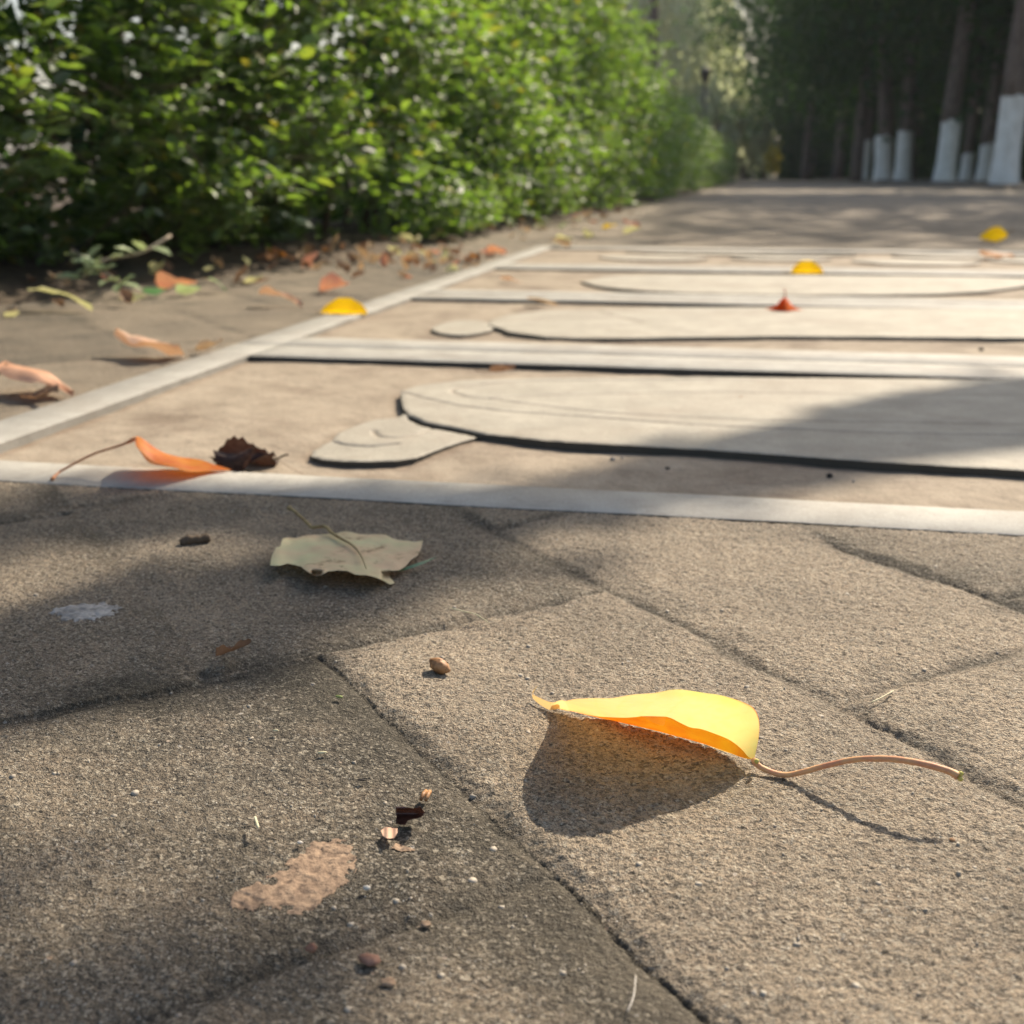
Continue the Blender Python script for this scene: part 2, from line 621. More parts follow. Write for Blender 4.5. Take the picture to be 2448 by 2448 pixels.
def build_pavement(xs, ys, fine, split):
    gx, gy = np.meshgrid(xs, ys)
    x = gx.ravel()
    y = gy.ravel()
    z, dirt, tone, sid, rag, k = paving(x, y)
    if fine:
        z = z + grain(x, y) * (1 - 0.4 * dirt)
    # worn-in bedding below the carved panel
    inside = (x > PX0 + .004) & (x < PX1 - .004) & (y > PY0 + .004) & (y < PY1 - .004)
    z = np.where(inside, z - 0.004, z)
    V = np.stack([x, y, z], 1)
    Q = grid_quads(len(xs), len(ys))
    cx = x[Q].mean(1)
    cy = y[Q].mean(1)
    keep = ~((cx > PX0 + .012) & (cx < PX1 - .012) & (cy > PY0 + .012) & (cy < PY1 - .012))
    Q = Q[keep]
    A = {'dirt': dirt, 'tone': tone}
    qid = sid[Q[:, 0]]
    mort = rag[Q].mean(1) < 0.0008
    qx = x[Q[:, 0]]
    qy = y[Q[:, 0]]
    can = split(qx, qy)
    vm, qm, am = submesh(V, Q[mort], A)
    o = link('mortar_joint', mesh_from('mortar_joint', vm, qm, M['concrete'], True, am), pavement)
    rest = ~mort
    ids, counts = np.unique(qid[rest & can], return_counts=True)
    order = np.argsort(qid[rest & can], kind='stable')
    Qs = Q[rest & can][order]
    pos = 0
    for i, c in zip(ids, counts):
        vm, qm, am = submesh(V, Qs[pos:pos + c], A)
        pos += c
        link('paving_stone', mesh_from('paving_stone', vm, qm, M['concrete'], True, am), pavement)
    far = rest & ~can
    if far.any():
        vm, qm, am = submesh(V, Q[far], A)
        tag(link('distant_paving_stones', mesh_from('distant_paving_stones', vm, qm, M['concrete'], True, am), pavement), kind='stuff')
    return len(ids)


def grow(start, step, rate, end):
    out = [start]
    s = step
    sg = 1 if end > start else -1
    while (out[-1] - end) * sg < 0:
        s *= rate
        out.append(out[-1] + sg * s)
    return np.array(out)


xd = np.arange(-0.37, 0.165, 0.0006)
xs = np.concatenate([grow(xd[0], 0.0006, 1.06, -1.25)[1:][::-1], xd, grow(xd[-1], 0.0006, 1.06, 2.85)[1:]])
yd = [0.135]
while yd[-1] < 0.53:
    yd.append(yd[-1] * 1.0021)
yd = np.array(yd)
ys = np.concatenate([grow(yd[0], 0.0003, 1.10, -0.6)[1:][::-1], yd])
n1 = build_pavement(xs, ys, True, lambda x, y: (x > -0.7) & (x < 0.5) & (y > 0.05))
yf = [ys[-1]]
while yf[-1] < 45:
    yf.append(yf[-1] + 0.0035 + 0.010 * max(0, yf[-1] - .5))
xf = np.concatenate([grow(-0.40, 0.004, 1.012, -1.25)[1:][::-1], np.arange(-0.40, 2.85, 0.012)])
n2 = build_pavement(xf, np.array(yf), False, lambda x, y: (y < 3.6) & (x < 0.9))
print('stones', n1, n2)

# ------------------------------------------------------------------ carved relief panels, set flush in the pavement


def slab_box(name, x0, x1, y0, y1, z0, z1, mat, parent, wob=0.0006, seg=0.02, wall_shade=1.0):
    """stone strip with worn, slightly uneven arrises"""
    nx = max(2, int((x1 - x0) / seg) + 1)
    ny = max(2, int((y1 - y0) / seg) + 1)
    bx = 0.0007
    X = np.concatenate([[x0], np.linspace(x0 + bx, x1 - bx, nx), [x1]])
    Y = np.concatenate([[y0], np.linspace(y0 + bx, y1 - bx, ny), [y1]])
    gx, gy = np.meshgrid(X, Y)
    gz = np.full(gx.shape, z1)
    e = np.zeros(gx.shape)
    e[0, :] = e[-1, :] = 1
    e[:, 0] = e[:, -1] = 1
    gz = gz - e * (0.0004 + 0.0006 * np.abs(fbm(gx * 60, gy * 60, 2, 81))) + 0.0004 * fbm(gx * 9, gy * 9, 2, 91)
    wx = wob * fbm(gx * 30, gy * 30, 2, 15) * 2
    V = np.stack([(gx + wx * 0).ravel(), (gy + wx).ravel(), gz.ravel()], 1)
    Q = [tuple(q) for q in grid_quads(len(X), len(Y))]
    n = len(V)
    # sides
    W, Hh = len(X), len(Y)
    ring = [i for i in range(W)] + [r * W + W - 1 for r in range(1, Hh)] + [(Hh - 1) * W + i for i in range(W - 2, -1, -1)] + [r * W for r in range(Hh - 2, 0, -1)]
    B = V[ring].copy()
    B[:, 2] = z0
    V = np.concatenate([V, B])
    L = len(ring)
    for i in range(L):
        j = (i + 1) % L
        Q.append((ring[i], n + i, n + j, ring[j]))
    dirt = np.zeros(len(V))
    # near-black shade is painted on the side faces: give them vertices of their own
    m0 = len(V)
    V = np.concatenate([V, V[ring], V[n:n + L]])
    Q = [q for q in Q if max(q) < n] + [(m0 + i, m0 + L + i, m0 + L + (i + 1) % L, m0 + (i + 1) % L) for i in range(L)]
    wall = np.concatenate([np.zeros(m0), np.ones(2 * L) * wall_shade])
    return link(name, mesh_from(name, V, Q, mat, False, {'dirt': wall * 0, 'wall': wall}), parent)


def poly_sdf(P, x, y):
    """signed distance (negative inside) of points to polygon P"""
    P = np.array(P)
    d = np.full(x.shape, 1e9)
    ins = np.zeros(x.shape, dtype=bool)
    n = len(P)
    for i in range(n):
        a = P[i]
        b = P[(i + 1) % n]
        e = b - a
        wx = x - a[0]
        wy = y - a[1]
        t = np.clip((wx * e[0] + wy * e[1]) / max(e @ e, 1e-12), 0, 1)
        d = np.minimum(d, np.hypot(wx - e[0] * t, wy - e[1] * t))
        c = (a[1] > y) != (b[1] > y)
        with np.errstate(divide='ignore', invalid='ignore'):
            xi = (b[0] - a[0]) * (y - a[1]) / (b[1] - a[1] + 1e-15) + a[0]
        ins ^= c & (x < xi)
    return np.where(ins, -d, d)


def line_dist(P, x, y):
    P = np.array(P)
    d = np.full(x.shape, 1e9)
    for i in range(len(P) - 1):
        a = P[i]
        e = P[i + 1] - a
        wx = x - a[0]
        wy = y - a[1]
        t = np.clip((wx * e[0] + wy * e[1]) / max(e @ e, 1e-12), 0, 1)
        d = np.minimum(d, np.hypot(wx - e[0] * t, wy - e[1] * t))
    return d


def gpx(pts, z=ZF):
    return [tuple(at(a, b, z)[:2]) for a, b in pts]


def smooth2(pts, n=60, closed=True):
    p = [Vector((a, b, 0)) for a, b in pts]
    if closed:
        p = p + [p[0]]
    return [(q.x, q.y) for q in smooth_path(p, n)]


def relief_panel(y0, y1, b0, b1, label, shapes, grooves, xs, ystep, x_left=-0.42, ZB=ZB):
    """shapes: list of (polygon, top z); one panel = borders, recessed floor, raised carvings"""
    t = tag(empty('relief_panel', ((PX0 + PX1) / 2, (y0 + y1) / 2, 0)), label, 'relief panel', 'carved stone panels set in the pavement')
    e = 0.0012
    obs = []
    obs.append(slab_box('border', PX0, x_left, y0 + e, y1 - e, -0.02, ZF, M['frame'], None, wall_shade=.25))  # sunlit side border: only a little painted shade
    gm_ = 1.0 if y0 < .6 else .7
    obs.append(slab_box('border', x_left + .0005, PX1, y0 + e, b0, -0.02, ZF, M['frame'], None, wall_shade=gm_))
    obs.append(slab_box('border', x_left + .0005, PX1, b1, y1 - e, -0.02, ZF - .0003, M['frame'], None, wall_shade=gm_))
    ys_ = np.arange(b0 - 0.003, b1 + 0.003 + ystep, ystep)
    gx, gy = np.meshgrid(xs, ys_)
    x = gx.ravel()
    y = gy.ravel()
    z = ZB + 0.0016 * fbm(x * 12, y * 12, 3, 101) + 0.0005 * fbm(x * 90, y * 90, 3, 103)
    dirt = np.zeros(x.shape)
    best = np.full(x.shape, 1e9)
    own = np.full(x.shape, -1)
    zfloor = z.copy()
    wob = 0.0009 * fbm(x * 130, y * 130, 2, 111)
    tops = []
    for i, (poly, zt) in enumerate(shapes):
        sd = poly_sdf(poly, x, y)
        best = np.minimum(best, sd)
        gy2, gx2 = np.gradient(sd.reshape(gx.shape), ys_, xs)
        gx2, gy2 = gx2.ravel(), gy2.ravel()
        gl = np.hypot(gx2, gy2) + 1e-9
        off = np.where(sd > 0, sd, 0)
        X2, Y2 = x - off * gx2 / gl, y - off * gy2 / gl
        sd2 = np.minimum(sd, 0)
        jit = 0.0008 * fbm(X2 * 160, Y2 * 160, 4, 111)
        zt_ = zt - 0.0007 * (1 - sstep(0, 0.0022, -sd2)) ** 2 + 0.0006 * fbm(X2 * 25, Y2 * 25, 2, 121)
        dd = np.zeros(x.shape)
        for P, depth, w in grooves:
            d = line_dist(P, X2, Y2)
            e2 = np.exp(-(d / w) ** 2)
            zt_ = zt_ - depth * e2
            dd = np.maximum(dd, np.exp(-(d / (w * 1.1)) ** 2) * 0.55)
        tops.append((sd, np.stack([X2 + jit, Y2 + jit, zt_], 1), dd, zt))
        own = np.where(sd < -0.004, i, own)
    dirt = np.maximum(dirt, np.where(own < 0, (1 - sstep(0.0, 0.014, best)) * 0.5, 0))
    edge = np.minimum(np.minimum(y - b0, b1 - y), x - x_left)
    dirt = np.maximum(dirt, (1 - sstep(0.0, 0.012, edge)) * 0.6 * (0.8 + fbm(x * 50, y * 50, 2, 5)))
    V = np.stack([x, y, z], 1)
    Q = grid_quads(len(xs), len(ys_))
    qo = np.where((own[Q] >= 0).all(1), 0, -1)
    A = {'dirt': np.clip(dirt, 0, 1)}
    vm, qm, am = submesh(V, Q[qo < 0], A)
    obs.append(link('recessed_floor', mesh_from('recessed_floor', vm, qm, M['floor'], True, am)))
    for i, (sd, V2, dd, zt) in enumerate(tops):
        vm, qm, am = submesh(V2, Q[(sd[Q] < 0).any(1)], {'dirt': np.clip(dd, 0, 1)})
        P = shapes[i][0]
        ring = []
        for k_ in range(len(P)):
            a_, b_ = np.array(P[k_]), np.array(P[(k_ + 1) % len(P)])
            m_ = max(1, int(np.hypot(*(b_ - a_)) / .0016))
            ring += [a_ + (b_ - a_) * q / m_ for q in range(m_)]
        ring = np.array(ring)
        jit = 0.0008 * fbm(ring[:, 0] * 160, ring[:, 1] * 160, 4, 111)
        ring = ring + jit[:, None]
        zr = zt - .0007 + 0.0006 * fbm(ring[:, 0] * 25, ring[:, 1] * 25, 2, 121)
        L = len(ring)
        W = np.concatenate([np.column_stack([ring, zr]), np.column_stack([ring, np.full(L, ZB - .002)])])
        wq = np.array([(j_, j_ + L, (j_ + 1) % L + L, (j_ + 1) % L) for j_ in range(L)]) + len(vm)
        wl = np.concatenate([np.zeros(len(vm)), np.ones(2 * L) * (1.0 if y0 < .6 else .75)])  # painted shade on the carving walls, weaker on the farther panels
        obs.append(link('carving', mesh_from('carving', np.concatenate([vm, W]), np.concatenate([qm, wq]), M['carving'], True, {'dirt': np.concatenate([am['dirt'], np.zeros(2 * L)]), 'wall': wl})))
    for o in obs:
        o.parent = t
        o.location = -t.location
    return t


main_shape = gpx([(958, 934), (959, 955), (964, 974), (979, 993), (1010, 1008), (1042, 1015), (1150, 1036), (1300, 1052), (1500, 1063), (1700, 1075), (2000, 1097), (2448, 1123), (2900, 1150), (3600, 1185)]) \
    + [(0.95, 0.72), (0.97, 0.78), (0.9, 0.86), (0.6, 0.9)] + gpx([(2448, 908), (1700, 901), (1300, 903), (1100, 909), (1000, 920)])
scroll = gpx([(742, 1086), (750, 1072), (770, 1060), (793, 1049), (806, 1033), (840, 1018), (886, 1002), (948, 996), (967, 985), (1100, 1000), (1200, 1030), (1150, 1040), (1104, 1052), (1057, 1067), (995, 1090), (948, 1097), (886, 1100), (824, 1099), (771, 1094)], 0.0)
scroll2 = gpx([(1165, 1032), (1150, 1040), (1160, 1046), (1190, 1040)], 0.0)
grooves0 = [
    (gpx([(961, 938), (1010, 952), (1104, 971), (1197, 982), (1300, 990), (1450, 1000), (1658, 1016), (2078, 1034), (2448, 1041), (3300, 1060)]), 0.0012, 0.0016),
    (smooth2(gpx([(1166, 953), (1113, 949), (1080, 934), (1120, 922), (1200, 914), (1300, 910), (1700, 906)]), 40, False), 0.0010, 0.0018),
    (gpx([(1166, 953), (1250, 965), (1449, 988), (1800, 1004), (2448, 1016), (3300, 1030)]), 0.0010, 0.0015),
    (gpx([(1166, 953), (1300, 945), (1600, 938), (2448, 945)]), 0.0008, 0.0016),
    (smooth2(gpx([(797, 1047), (830, 1056), (886, 1060), (948, 1055)]), 20, False), 0.0022, 0.0016),
    (smooth2(gpx([(893, 1022), (905, 1036), (948, 1039), (995, 1031), (1030, 1018)]), 20, False), 0.0018, 0.0014),
    (gpx([(979, 994), (1010, 1009), (1042, 1017), (1150, 1037), (1160, 1042)]), 0.0030, 0.0016),
]
x0s = np.concatenate([np.arange(-0.424, 0.30, 0.0014), grow(0.30, 0.0016, 1.03, PX1)])
relief_panel(0.520, 1.020, 0.561, 0.955, 'nearest carved stone panel with a scroll bud and long petal in relief', [(scroll, -0.0004), (main_shape, ZF + .0003)], grooves0, x0s, 0.0014)

bud1 = smooth2(gpx([(1030, 782), (1045, 772), (1090, 762), (1150, 762), (1180, 772), (1170, 786), (1110, 795), (1055, 792)]), 40)
wave1 = gpx([(1168, 777), (1195, 783), (1216, 791), (1300, 804), (1450, 808), (1850, 802), (2448, 806), (2900, 808)]) + [(1.0, 1.30), (1.05, 1.36), (0.8, 1.42)] + gpx([(2448, 738), (1900, 733), (1600, 735), (1300, 741), (1210, 752), (1170, 765)])
x1s = np.concatenate([np.arange(-0.424, 0.45, 0.003), grow(0.45, 0.003, 1.04, PX1)])
relief_panel(1.020, 1.533, 1.078, 1.470, 'second carved stone panel, a small oval and a long wavy form in relief', [(bud1, -0.0002), (wave1, ZF)],
             [(gpx([(1215, 768), (1300, 757), (1400, 760), (1500, 752)]), 0.0015, 0.003), (gpx([(1430, 745), (1500, 762), (1540, 770)]), 0.0015, 0.003)], x1s, 0.003, ZB=-.0034)
leaf2 = smooth2(gpx([(1388, 672), (1450, 686), (1600, 697), (1850, 703), (2150, 703), (2330, 697), (2440, 684), (2500, 670), (2300, 660), (1900, 657), (1500, 658)]), 70)
x2s = np.concatenate([np.arange(-0.424, 0.75, 0.005), grow(0.75, 0.005, 1.05, PX1)])
relief_panel(1.533, 2.040, 1.585, 1.985, 'third carved stone panel, a long boat shaped form in relief, under the round yellow leaf', [(leaf2, ZF)], [(gpx([(1500, 676), (1900, 684), (2300, 680)]), 0.001, 0.004)], x2s, 0.004, ZB=-.0030)
s3 = []
for (a, b, w, h) in ((-0.18, 2.30, 0.10, 0.07), (0.06, 2.33, 0.09, 0.05), (0.30, 2.28, 0.11, 0.08), (0.60, 2.34, 0.16, 0.07), (-0.02, 2.47, 0.22, 0.04), (0.40, 2.46, 0.12, 0.05)):
    s3.append(([(a + w * math.cos(t) * (1 + .12 * math.sin(3 * t)), b + h * math.sin(t)) for t in np.linspace(0, 6.283, 20)[:-1]], ZF))
relief_panel(2.040, 2.636, 2.095, 2.560, 'farthest carved stone panel, small cloud shapes in relief beside the shaded paving', s3, [], x2s, 0.005, ZB=-.0022)

# ------------------------------------------------------------------ leaves on the ground
M['hero'] = mat_leaf('yellow_leaf', (0.75, 0.50, 0.24), (0.66, 0.58, 0.32), (0.78, 0.34, 0.11), (0.64, 0.53, 0.235), 0.74, 0.5, 0.03, 160, None, attr='mixv', bump=0.00012)
M['hero_stalk'] = mat_plain('salmon_stalk', (0.62, 0.27, 0.15), (0.72, 0.42, 0.20), 260, 0.5, 0.0002)
M['stalk_end'] = mat_plain('yellow_green_stalk_end', (0.45, 0.42, 0.08), (0.60, 0.52, 0.16), 500, 0.5, 0.0002)


def ruled_blade(name, rows, ncol, nsub, mat, origin, parent, attrs=None, wave=0.0, bulge=0.0):
    """rows: list of 3D polylines (point lists), each resampled to ncol; lofted across them with nsub steps between"""
    R = [[Vector(p) for p in smooth_arc(r, ncol)] for r in rows]
    V = []
    vv = []
    nr = len(R)
    tot = (nr - 1) * nsub + 1
    for j in range(tot):
        a = min(j // nsub, nr - 2)
        f = (j - a * nsub) / nsub
        for i in range(ncol):
            p = R[a][i].lerp(R[a + 1][i], f)
            V.append(p)
            vv.append((i / (ncol - 1), j / (tot - 1), a, f))
    Q = grid_quads(ncol, tot)
    V = np.array([tuple(p) for p in V])
    vv = np.array(vv)
    if bulge:
        V[:, 2] += bulge * np.sin(np.pi * vv[:, 3]) * (vv[:, 2] == nr - 2) * np.sin(np.pi * vv[:, 0])
    if wave:
        V[:, 2] += wave * fbm(V[:, 0] * 90, V[:, 1] * 90, 2, 7)
    at_ = attrs(vv) if attrs else None
    return link(name, mesh_from(name, V - np.array(origin), Q, mat, True, at_), parent)


def smooth_arc(pts, n):
    p = smooth_path(pts, 200)
    L = [0]
    for a, b in zip(p[:-1], p[1:]):
        L.append(L[-1] + (b - a).length)
    out = []
    k = 0
    for i in range(n):
        s = L[-1] * i / (n - 1)
        while k < len(L) - 2 and L[k + 1] < s:
            k += 1
        f = 0 if L[k + 1] == L[k] else (s - L[k]) / (L[k + 1] - L[k])
        out.append(p[k].lerp(p[k + 1], f))
    return out


mm = lambda pts: [(a / 1000, b / 1000, c / 1000) for a, b, c in pts]
hero_o = at(1560, 1780, 0)
hero = tag(empty('yellow_leaf', hero_o), 'large yellow leaf with long salmon stalk propped on edge on the nearest buff paving stone', 'leaf')
tail = [at(1273, 1663, .0016), at(1290, 1676, .0012), at(1312, 1687, .0014)]
Mh = [at(1318, 1684, .003)] + mm([(-46.8, 310.0, 4.0), (-44.8, 303.5, 7.2), (-43.8, 295.5, 11.0), (-42.5, 287.9, 14.4), (-39.8, 282.6, 17.4), (-35.5, 278.5, 19.9), (-28.6, 275.1, 22.4), (-22.6, 274.7, 24.2), (-16.9, 275.3, 24.9), (-12, 278.3, 24.5), (-5.5, 282.1, 22.9), (-.6, 285.3, 21.1), (4.2, 288.1, 18.6), (7.6, 290.6, 15.4), (9.2, 291.2, 11.4), (9.3, 290.0, 7.4), (8.8, 288.3, 4.6), (8.4, 286.8, 2.9)])
Jn = Mh[-1]
Fh = [at(1318, 1693, .0006), at(1343, 1697, .0005), at(1390, 1708, .0003), at(1452, 1719, .0002), at(1514, 1735, .0001), at(1576, 1750, .0001), at(1638, 1766, .0002), at(1700, 1783, .0004), at(1747, 1800, .0009), at(1780, 1813, .0016), Jn]
Nh = [at(1318, 1693, .0007), at(1343, 1696, .0006), at(1372, 1704, .0005), at(1410, 1710, .0010), at(1474, 1716, .0040), at(1517, 1715, .0072), at(1564, 1709, .0094), at(1601, 1717, .0096), at(1623, 1728, .0088), at(1650, 1740, .0080), at(1675, 1743, .0079), at(1707, 1752, .0072), at(1741, 1766, .0056), at(1769, 1787, .0036), at(1790, 1811, .0030), Jn]


def hero_attr(v):
    # mixv: 0 = orange (near fold and towards the tip), 1 = pale yellow green (towards the stalk and the upper margin)
    u, w, a, f = v.T
    m_ = np.where(a == 0, 0.0, 0.30 + 0.70 * sstep(0.0, 0.75, u) * (0.55 + .45 * f) + 0.25 * f)
    m_ = m_ + .35 * (u < .08)
    m_ = m_ - 0.45 * sstep(.94, 1.0, f) * (a == 1) - 0.35 * (1 - sstep(0, .10, f)) * (a == 1)
    rim = sstep(.965, 1.0, f) * sstep(.72, .9, u)
    green = np.exp(-((u - .70) / .13) ** 2) * sstep(.70, 1.0, f) * (a == 1) + .65 * sstep(.50, .9, u)
    return {'mixv': np.clip(m_, 0, 1), 'rim': np.clip(rim, 0, 1), 'vein': np.exp(-((((u * 11 - f * 2.2) % 1) - .5) / .045) ** 2) * (a == 1) * sstep(0, .1, f) * (1 - sstep(.8, 1, f)), 'green': np.clip(green, 0, 1)}


# near half is a strip of its own colour: it is lit through two layers
M['hero_near'] = mat_leaf('yellow_leaf_fold', (0.72, 0.34, 0.03), (0.78, 0.42, 0.04), (0.85, 0.34, 0.03), (0.88, 0.48, 0.04), 0.65, 0.5, 0.03, 160, None, bump=0.00012)
ruled_blade('blade', [Fh, Mh], 90, 26, M['hero'], hero_o, hero, lambda v: hero_attr(np.stack([v[:, 0], v[:, 1], v[:, 2] + 1, v[:, 3]], 1)), wave=0.0008, bulge=0.0018)
ruled_blade('folded_edge', [Nh, Fh], 90, 8, M['hero_near'], hero_o, hero, wave=0.0004)
tl = [at(1284, 1641, .006), at(1277, 1650, .0032)] + tail + [at(1326, 1688, .0016), at(1338, 1690, .0020)]
tw = [0.00008, 0.0002, 0.0005, 0.0009, 0.0011, 0.0010, 0.0004]
Vt, Qt = [], []
tls = smooth_path(tl, 24)
for i, p in enumerate(tls):
    w = np.interp(i / 23, np.linspace(0, 1, len(tw)), tw)
    Vt += [p + Vector((0, -.3 * w, -w)), p + Vector((0, .3 * w, w))]
Qt = [(2 * i, 2 * i + 2, 2 * i + 3, 2 * i + 1) for i in range(23)]
link('drip_tip', mesh_from('drip_tip', local(Vt, hero_o), Qt, M['hero'], True, {'mixv': np.full(len(Vt), .7)}), hero)
stalk_pts = [Jn] + mm([(8.6, 286.1, 2.5), (10.3, 285.3, 1.6), (13.4, 284.2, 1.0), (16.5, 283.6, 1.0), (20.5, 282.9, 2.6), (25.7, 282.0, 5.3), (32.5, 280.8, 8.4), (37.9, 278.8, 10.3), (42.8, 277.1, 11.4), (48.6, 274.9, 11.9), (54.0, 273.7, 11.3), (56.3, 272.8, 10.6)])
sp = smooth_path(stalk_pts, 60)
sr = [0.00086 - 0.00014 * math.sin(math.pi * min(1, i / 50)) + (0.00035 * ((i - 52) / 8) ** 2 if i > 52 else 0) for i in range(60)]
stalk = tube('stalk', sp, sr, M['hero_stalk'], hero, 10, hero_o, 0.05)
e0 = sp[-1]
b = Buf()
for off in ((.0002, .0002, .0006), (.0002, -.0002, -.0006)):
    pts = [e0 - (sp[-1] - sp[-4]) * .2 + Vector(off) * .6, e0 + Vector(off) * 1.0 + Vector((.0004, 0, 0)), e0 + Vector(off) * 1.25 + Vector((.0009, 0, 0))]
    v, f = tube_data(smooth_path(pts, 6), [.0004, .0006, .0007, .00066, .0005, .0002], 8, .08)
    b.add(local(v, hero_o), f)
o = link('stalk_end', b.mesh('stalk_end', M['stalk_end']), stalk)
gp = at(1809, 1819, .0036)
v, f = tube_data([gp + Vector((0, 0, -.0008)), gp + Vector((0, 0, -.0004)), gp, gp + Vector((0, 0, .0004)), gp + Vector((0, 0, .0006))], [.0002, .0006, .0007, .0005, .0001], 8)
link('gland', mesh_from('gland', local(v, hero_o), f, M['stalk_end']), stalk)

# orange leaf on the border
M['orange'] = mat_leaf('orange_leaf', (0.62, 0.16, 0.035), (0.66, 0.25, 0.03), (0.75, 0.13, 0.01), (0.75, 0.22, 0.01), 0.5, 0.5, 0.03, 90, None, bump=0.00015)
og_o = Vector((-0.285, 0.55, ZF))
og = tag(empty('orange_leaf', og_o), 'arched orange red leaf with a long stalk standing on the pale front border', 'leaf')
apex = (-.306, .549, .0197)
near_m = [apex] + mm([(-301.5, 540, 19.6), (-295.3, 530.5, 19.0), (-286.1, 523.4, 13.3), (-280.7, 527.5, 11.0), (-277.7, 532.3, 8.8), (-273, 541.9, 5.0), (-267.5, 554, 2.8), (-259, 560, 2.0)])
far_m = [apex] + mm([(-310, 557, 18.5), (-312.5, 568, 14.6), (-305.1, 566.5, 10.6), (-297.7, 565.6, 8.0), (-290, 567.6, 6.0), (-280, 567, 5.0), (-269, 563, 3.6), (-259, 560, 2.2)])
mid_m = [apex, (-.3055, .5475, .0168), (-.3005, .546, .0118), (-.294, .545, .0082), (-.286, .546, .0068), (-.280, .548, .0052), (-.274, .552, .0036), (-.266, .558, .0024), (-.259, .560, .0020)]
ruled_blade('blade', [far_m, mid_m, near_m], 50, 10, M['orange'], og_o, og, wave=0.0012)
st_ = [at(124, 1146, .0022), at(140, 1130, .0034), at(160, 1118, .0055), at(222, 1086, .0115), at(292, 1063, .0168), Vector(apex)]
tube('stalk', smooth_path(st_, 30), [0.0009] * 3 + [0.0006] * 22 + [0.0008, 0.001, 0.0011, 0.0011, 0.0009], mat_plain('orange_stalk', (0.42, 0.16, 0.07), (0.55, 0.24, 0.10), 200, 0.5), og, 8, og_o)


# ---- flat lying leaves cut to a traced outline, each at its own place and height
def outline_leaf(parent, origin, pix, zfun, mat, step, name='blade', wave=0.0, seed=1):
    """outline given as photo pixels, lifted to zfun(px,py)"""
    P = [Vector(p) for p in pix]
    out = []
    for i, p in enumerate(P):
        q = P[(i + 1) % len(P)]
        n = max(1, int((q - p).length / step))
        for k in range(n):
            out.append(p.lerp(q, k / n))
    n0 = len(out)
    xs_ = [p.x for p in out]
    ys_ = [p.y for p in out]
    poly = [(p.x, p.y) for p in out]
    pts = list(out)
    gx, gy = np.meshgrid(np.arange(min(xs_), max(xs_), step), np.arange(min(ys_), max(ys_), step * .6))
    gx = gx + (np.arange(gx.shape[0]) % 2)[:, None] * step * .5
    sd = poly_sdf(poly, gx.ravel(), gy.ravel())
    for a, bb, s_ in zip(gx.ravel(), gy.ravel(), sd):
        if s_ < -step * .35:
            pts.append(Vector((a, bb)))
    res = geometry.delaunay_2d_cdt([p.to_2d() if len(p) > 2 else p for p in pts], [(i, (i + 1) % n0) for i in range(n0)], [], 1, 1e-6)
    V = [at(p.x, p.y, zfun(p.x, p.y)) for p in res[0]]
    V = np.array([tuple(p) for p in V])
    if wave:
        V[:, 2] += wave * fbm(V[:, 0] * 130, V[:, 1] * 130, 2, seed)
    F = [tuple(f) for f in res[2]]
    return link(name, mesh_from(name, V - np.array(origin), F, mat, True), parent)


M['pale'] = mat_leaf('pale_dry_leaf', (0.66, 0.62, 0.36), (0.70, 0.52, 0.33), (0.55, 0.48, 0.16), (0.60, 0.30, 0.10), 0.25, 0.5, 0.03, 45, (0.30, 0.20, 0.10), bump=0.0003)
c4 = lambda pts: [(600 + a * .2484, 1180 + b_ * .2484) for a, b_ in pts]
pale_px = c4([(185, 690), (200, 600), (235, 545), (232, 520), (285, 500), (310, 430), (370, 415), (440, 428), (590, 402), (700, 380), (790, 372), (900, 372), (1000, 386), (1150, 382), (1300, 402), (1400, 432), (1500, 447), (1580, 470), (1655, 455), (1640, 530), (1605, 605), (1540, 645), (1470, 700), (1430, 735), (1350, 740), (1335, 800), (1385, 862), (1340, 880), (1270, 842), (1100, 792), (1000, 772), (930, 738), (840, 725), (740, 742), (670, 800), (630, 808), (570, 772), (480, 712), (400, 672), (350, 665), (280, 682)])
po = at(820, 1320)
pale = tag(empty('pale_leaf', po), 'flat pale green and tan toothed leaf lying in shade before the front border', 'leaf')


def pale_z(x, y):
    u = (x - 650) / 360
    front = (y - 1275) / 120
    z = 0.0030 + 0.0055 * math.exp(-((x - 800) / 110) ** 2) * max(0, min(1, front)) + 0.0025 * math.exp(-((x - 655) / 30) ** 2)
    if x > 915 and y > 1365:
        z -= 0.003
    if abs(x - 757) < 14 and y > 1365:
        z -= 0.003
    return z


outline_leaf(pale, po, pale_px, pale_z, M['pale'], 7, wave=0.0012)
pst = [at(*p, z_) + Vector((0, 0, dz)) for (p, z_, dz) in [((a, b_), zz, 0) for (a, b_), zz in zip(c4([(1110, 722), (1060, 600), (980, 500), (860, 430), (775, 375), (740, 335), (690, 313), (590, 325), (560, 300), (480, 225), (400, 155), (360, 135)]), [.0115, .0080, .0062, .0056, .0050, .0055, .0055, .0045, .0045, .0050, .0056, .006])]]
tube('stalk', smooth_path(pst, 40), [0.00015 + 0.0006 * min(1, i / 14) + (0.0003 if i > 36 else 0) for i in range(40)], mat_plain('tan_stalk', (0.20, 0.13, 0.06), (0.36, 0.28, 0.13), 200, 0.6), pale, 7, po)

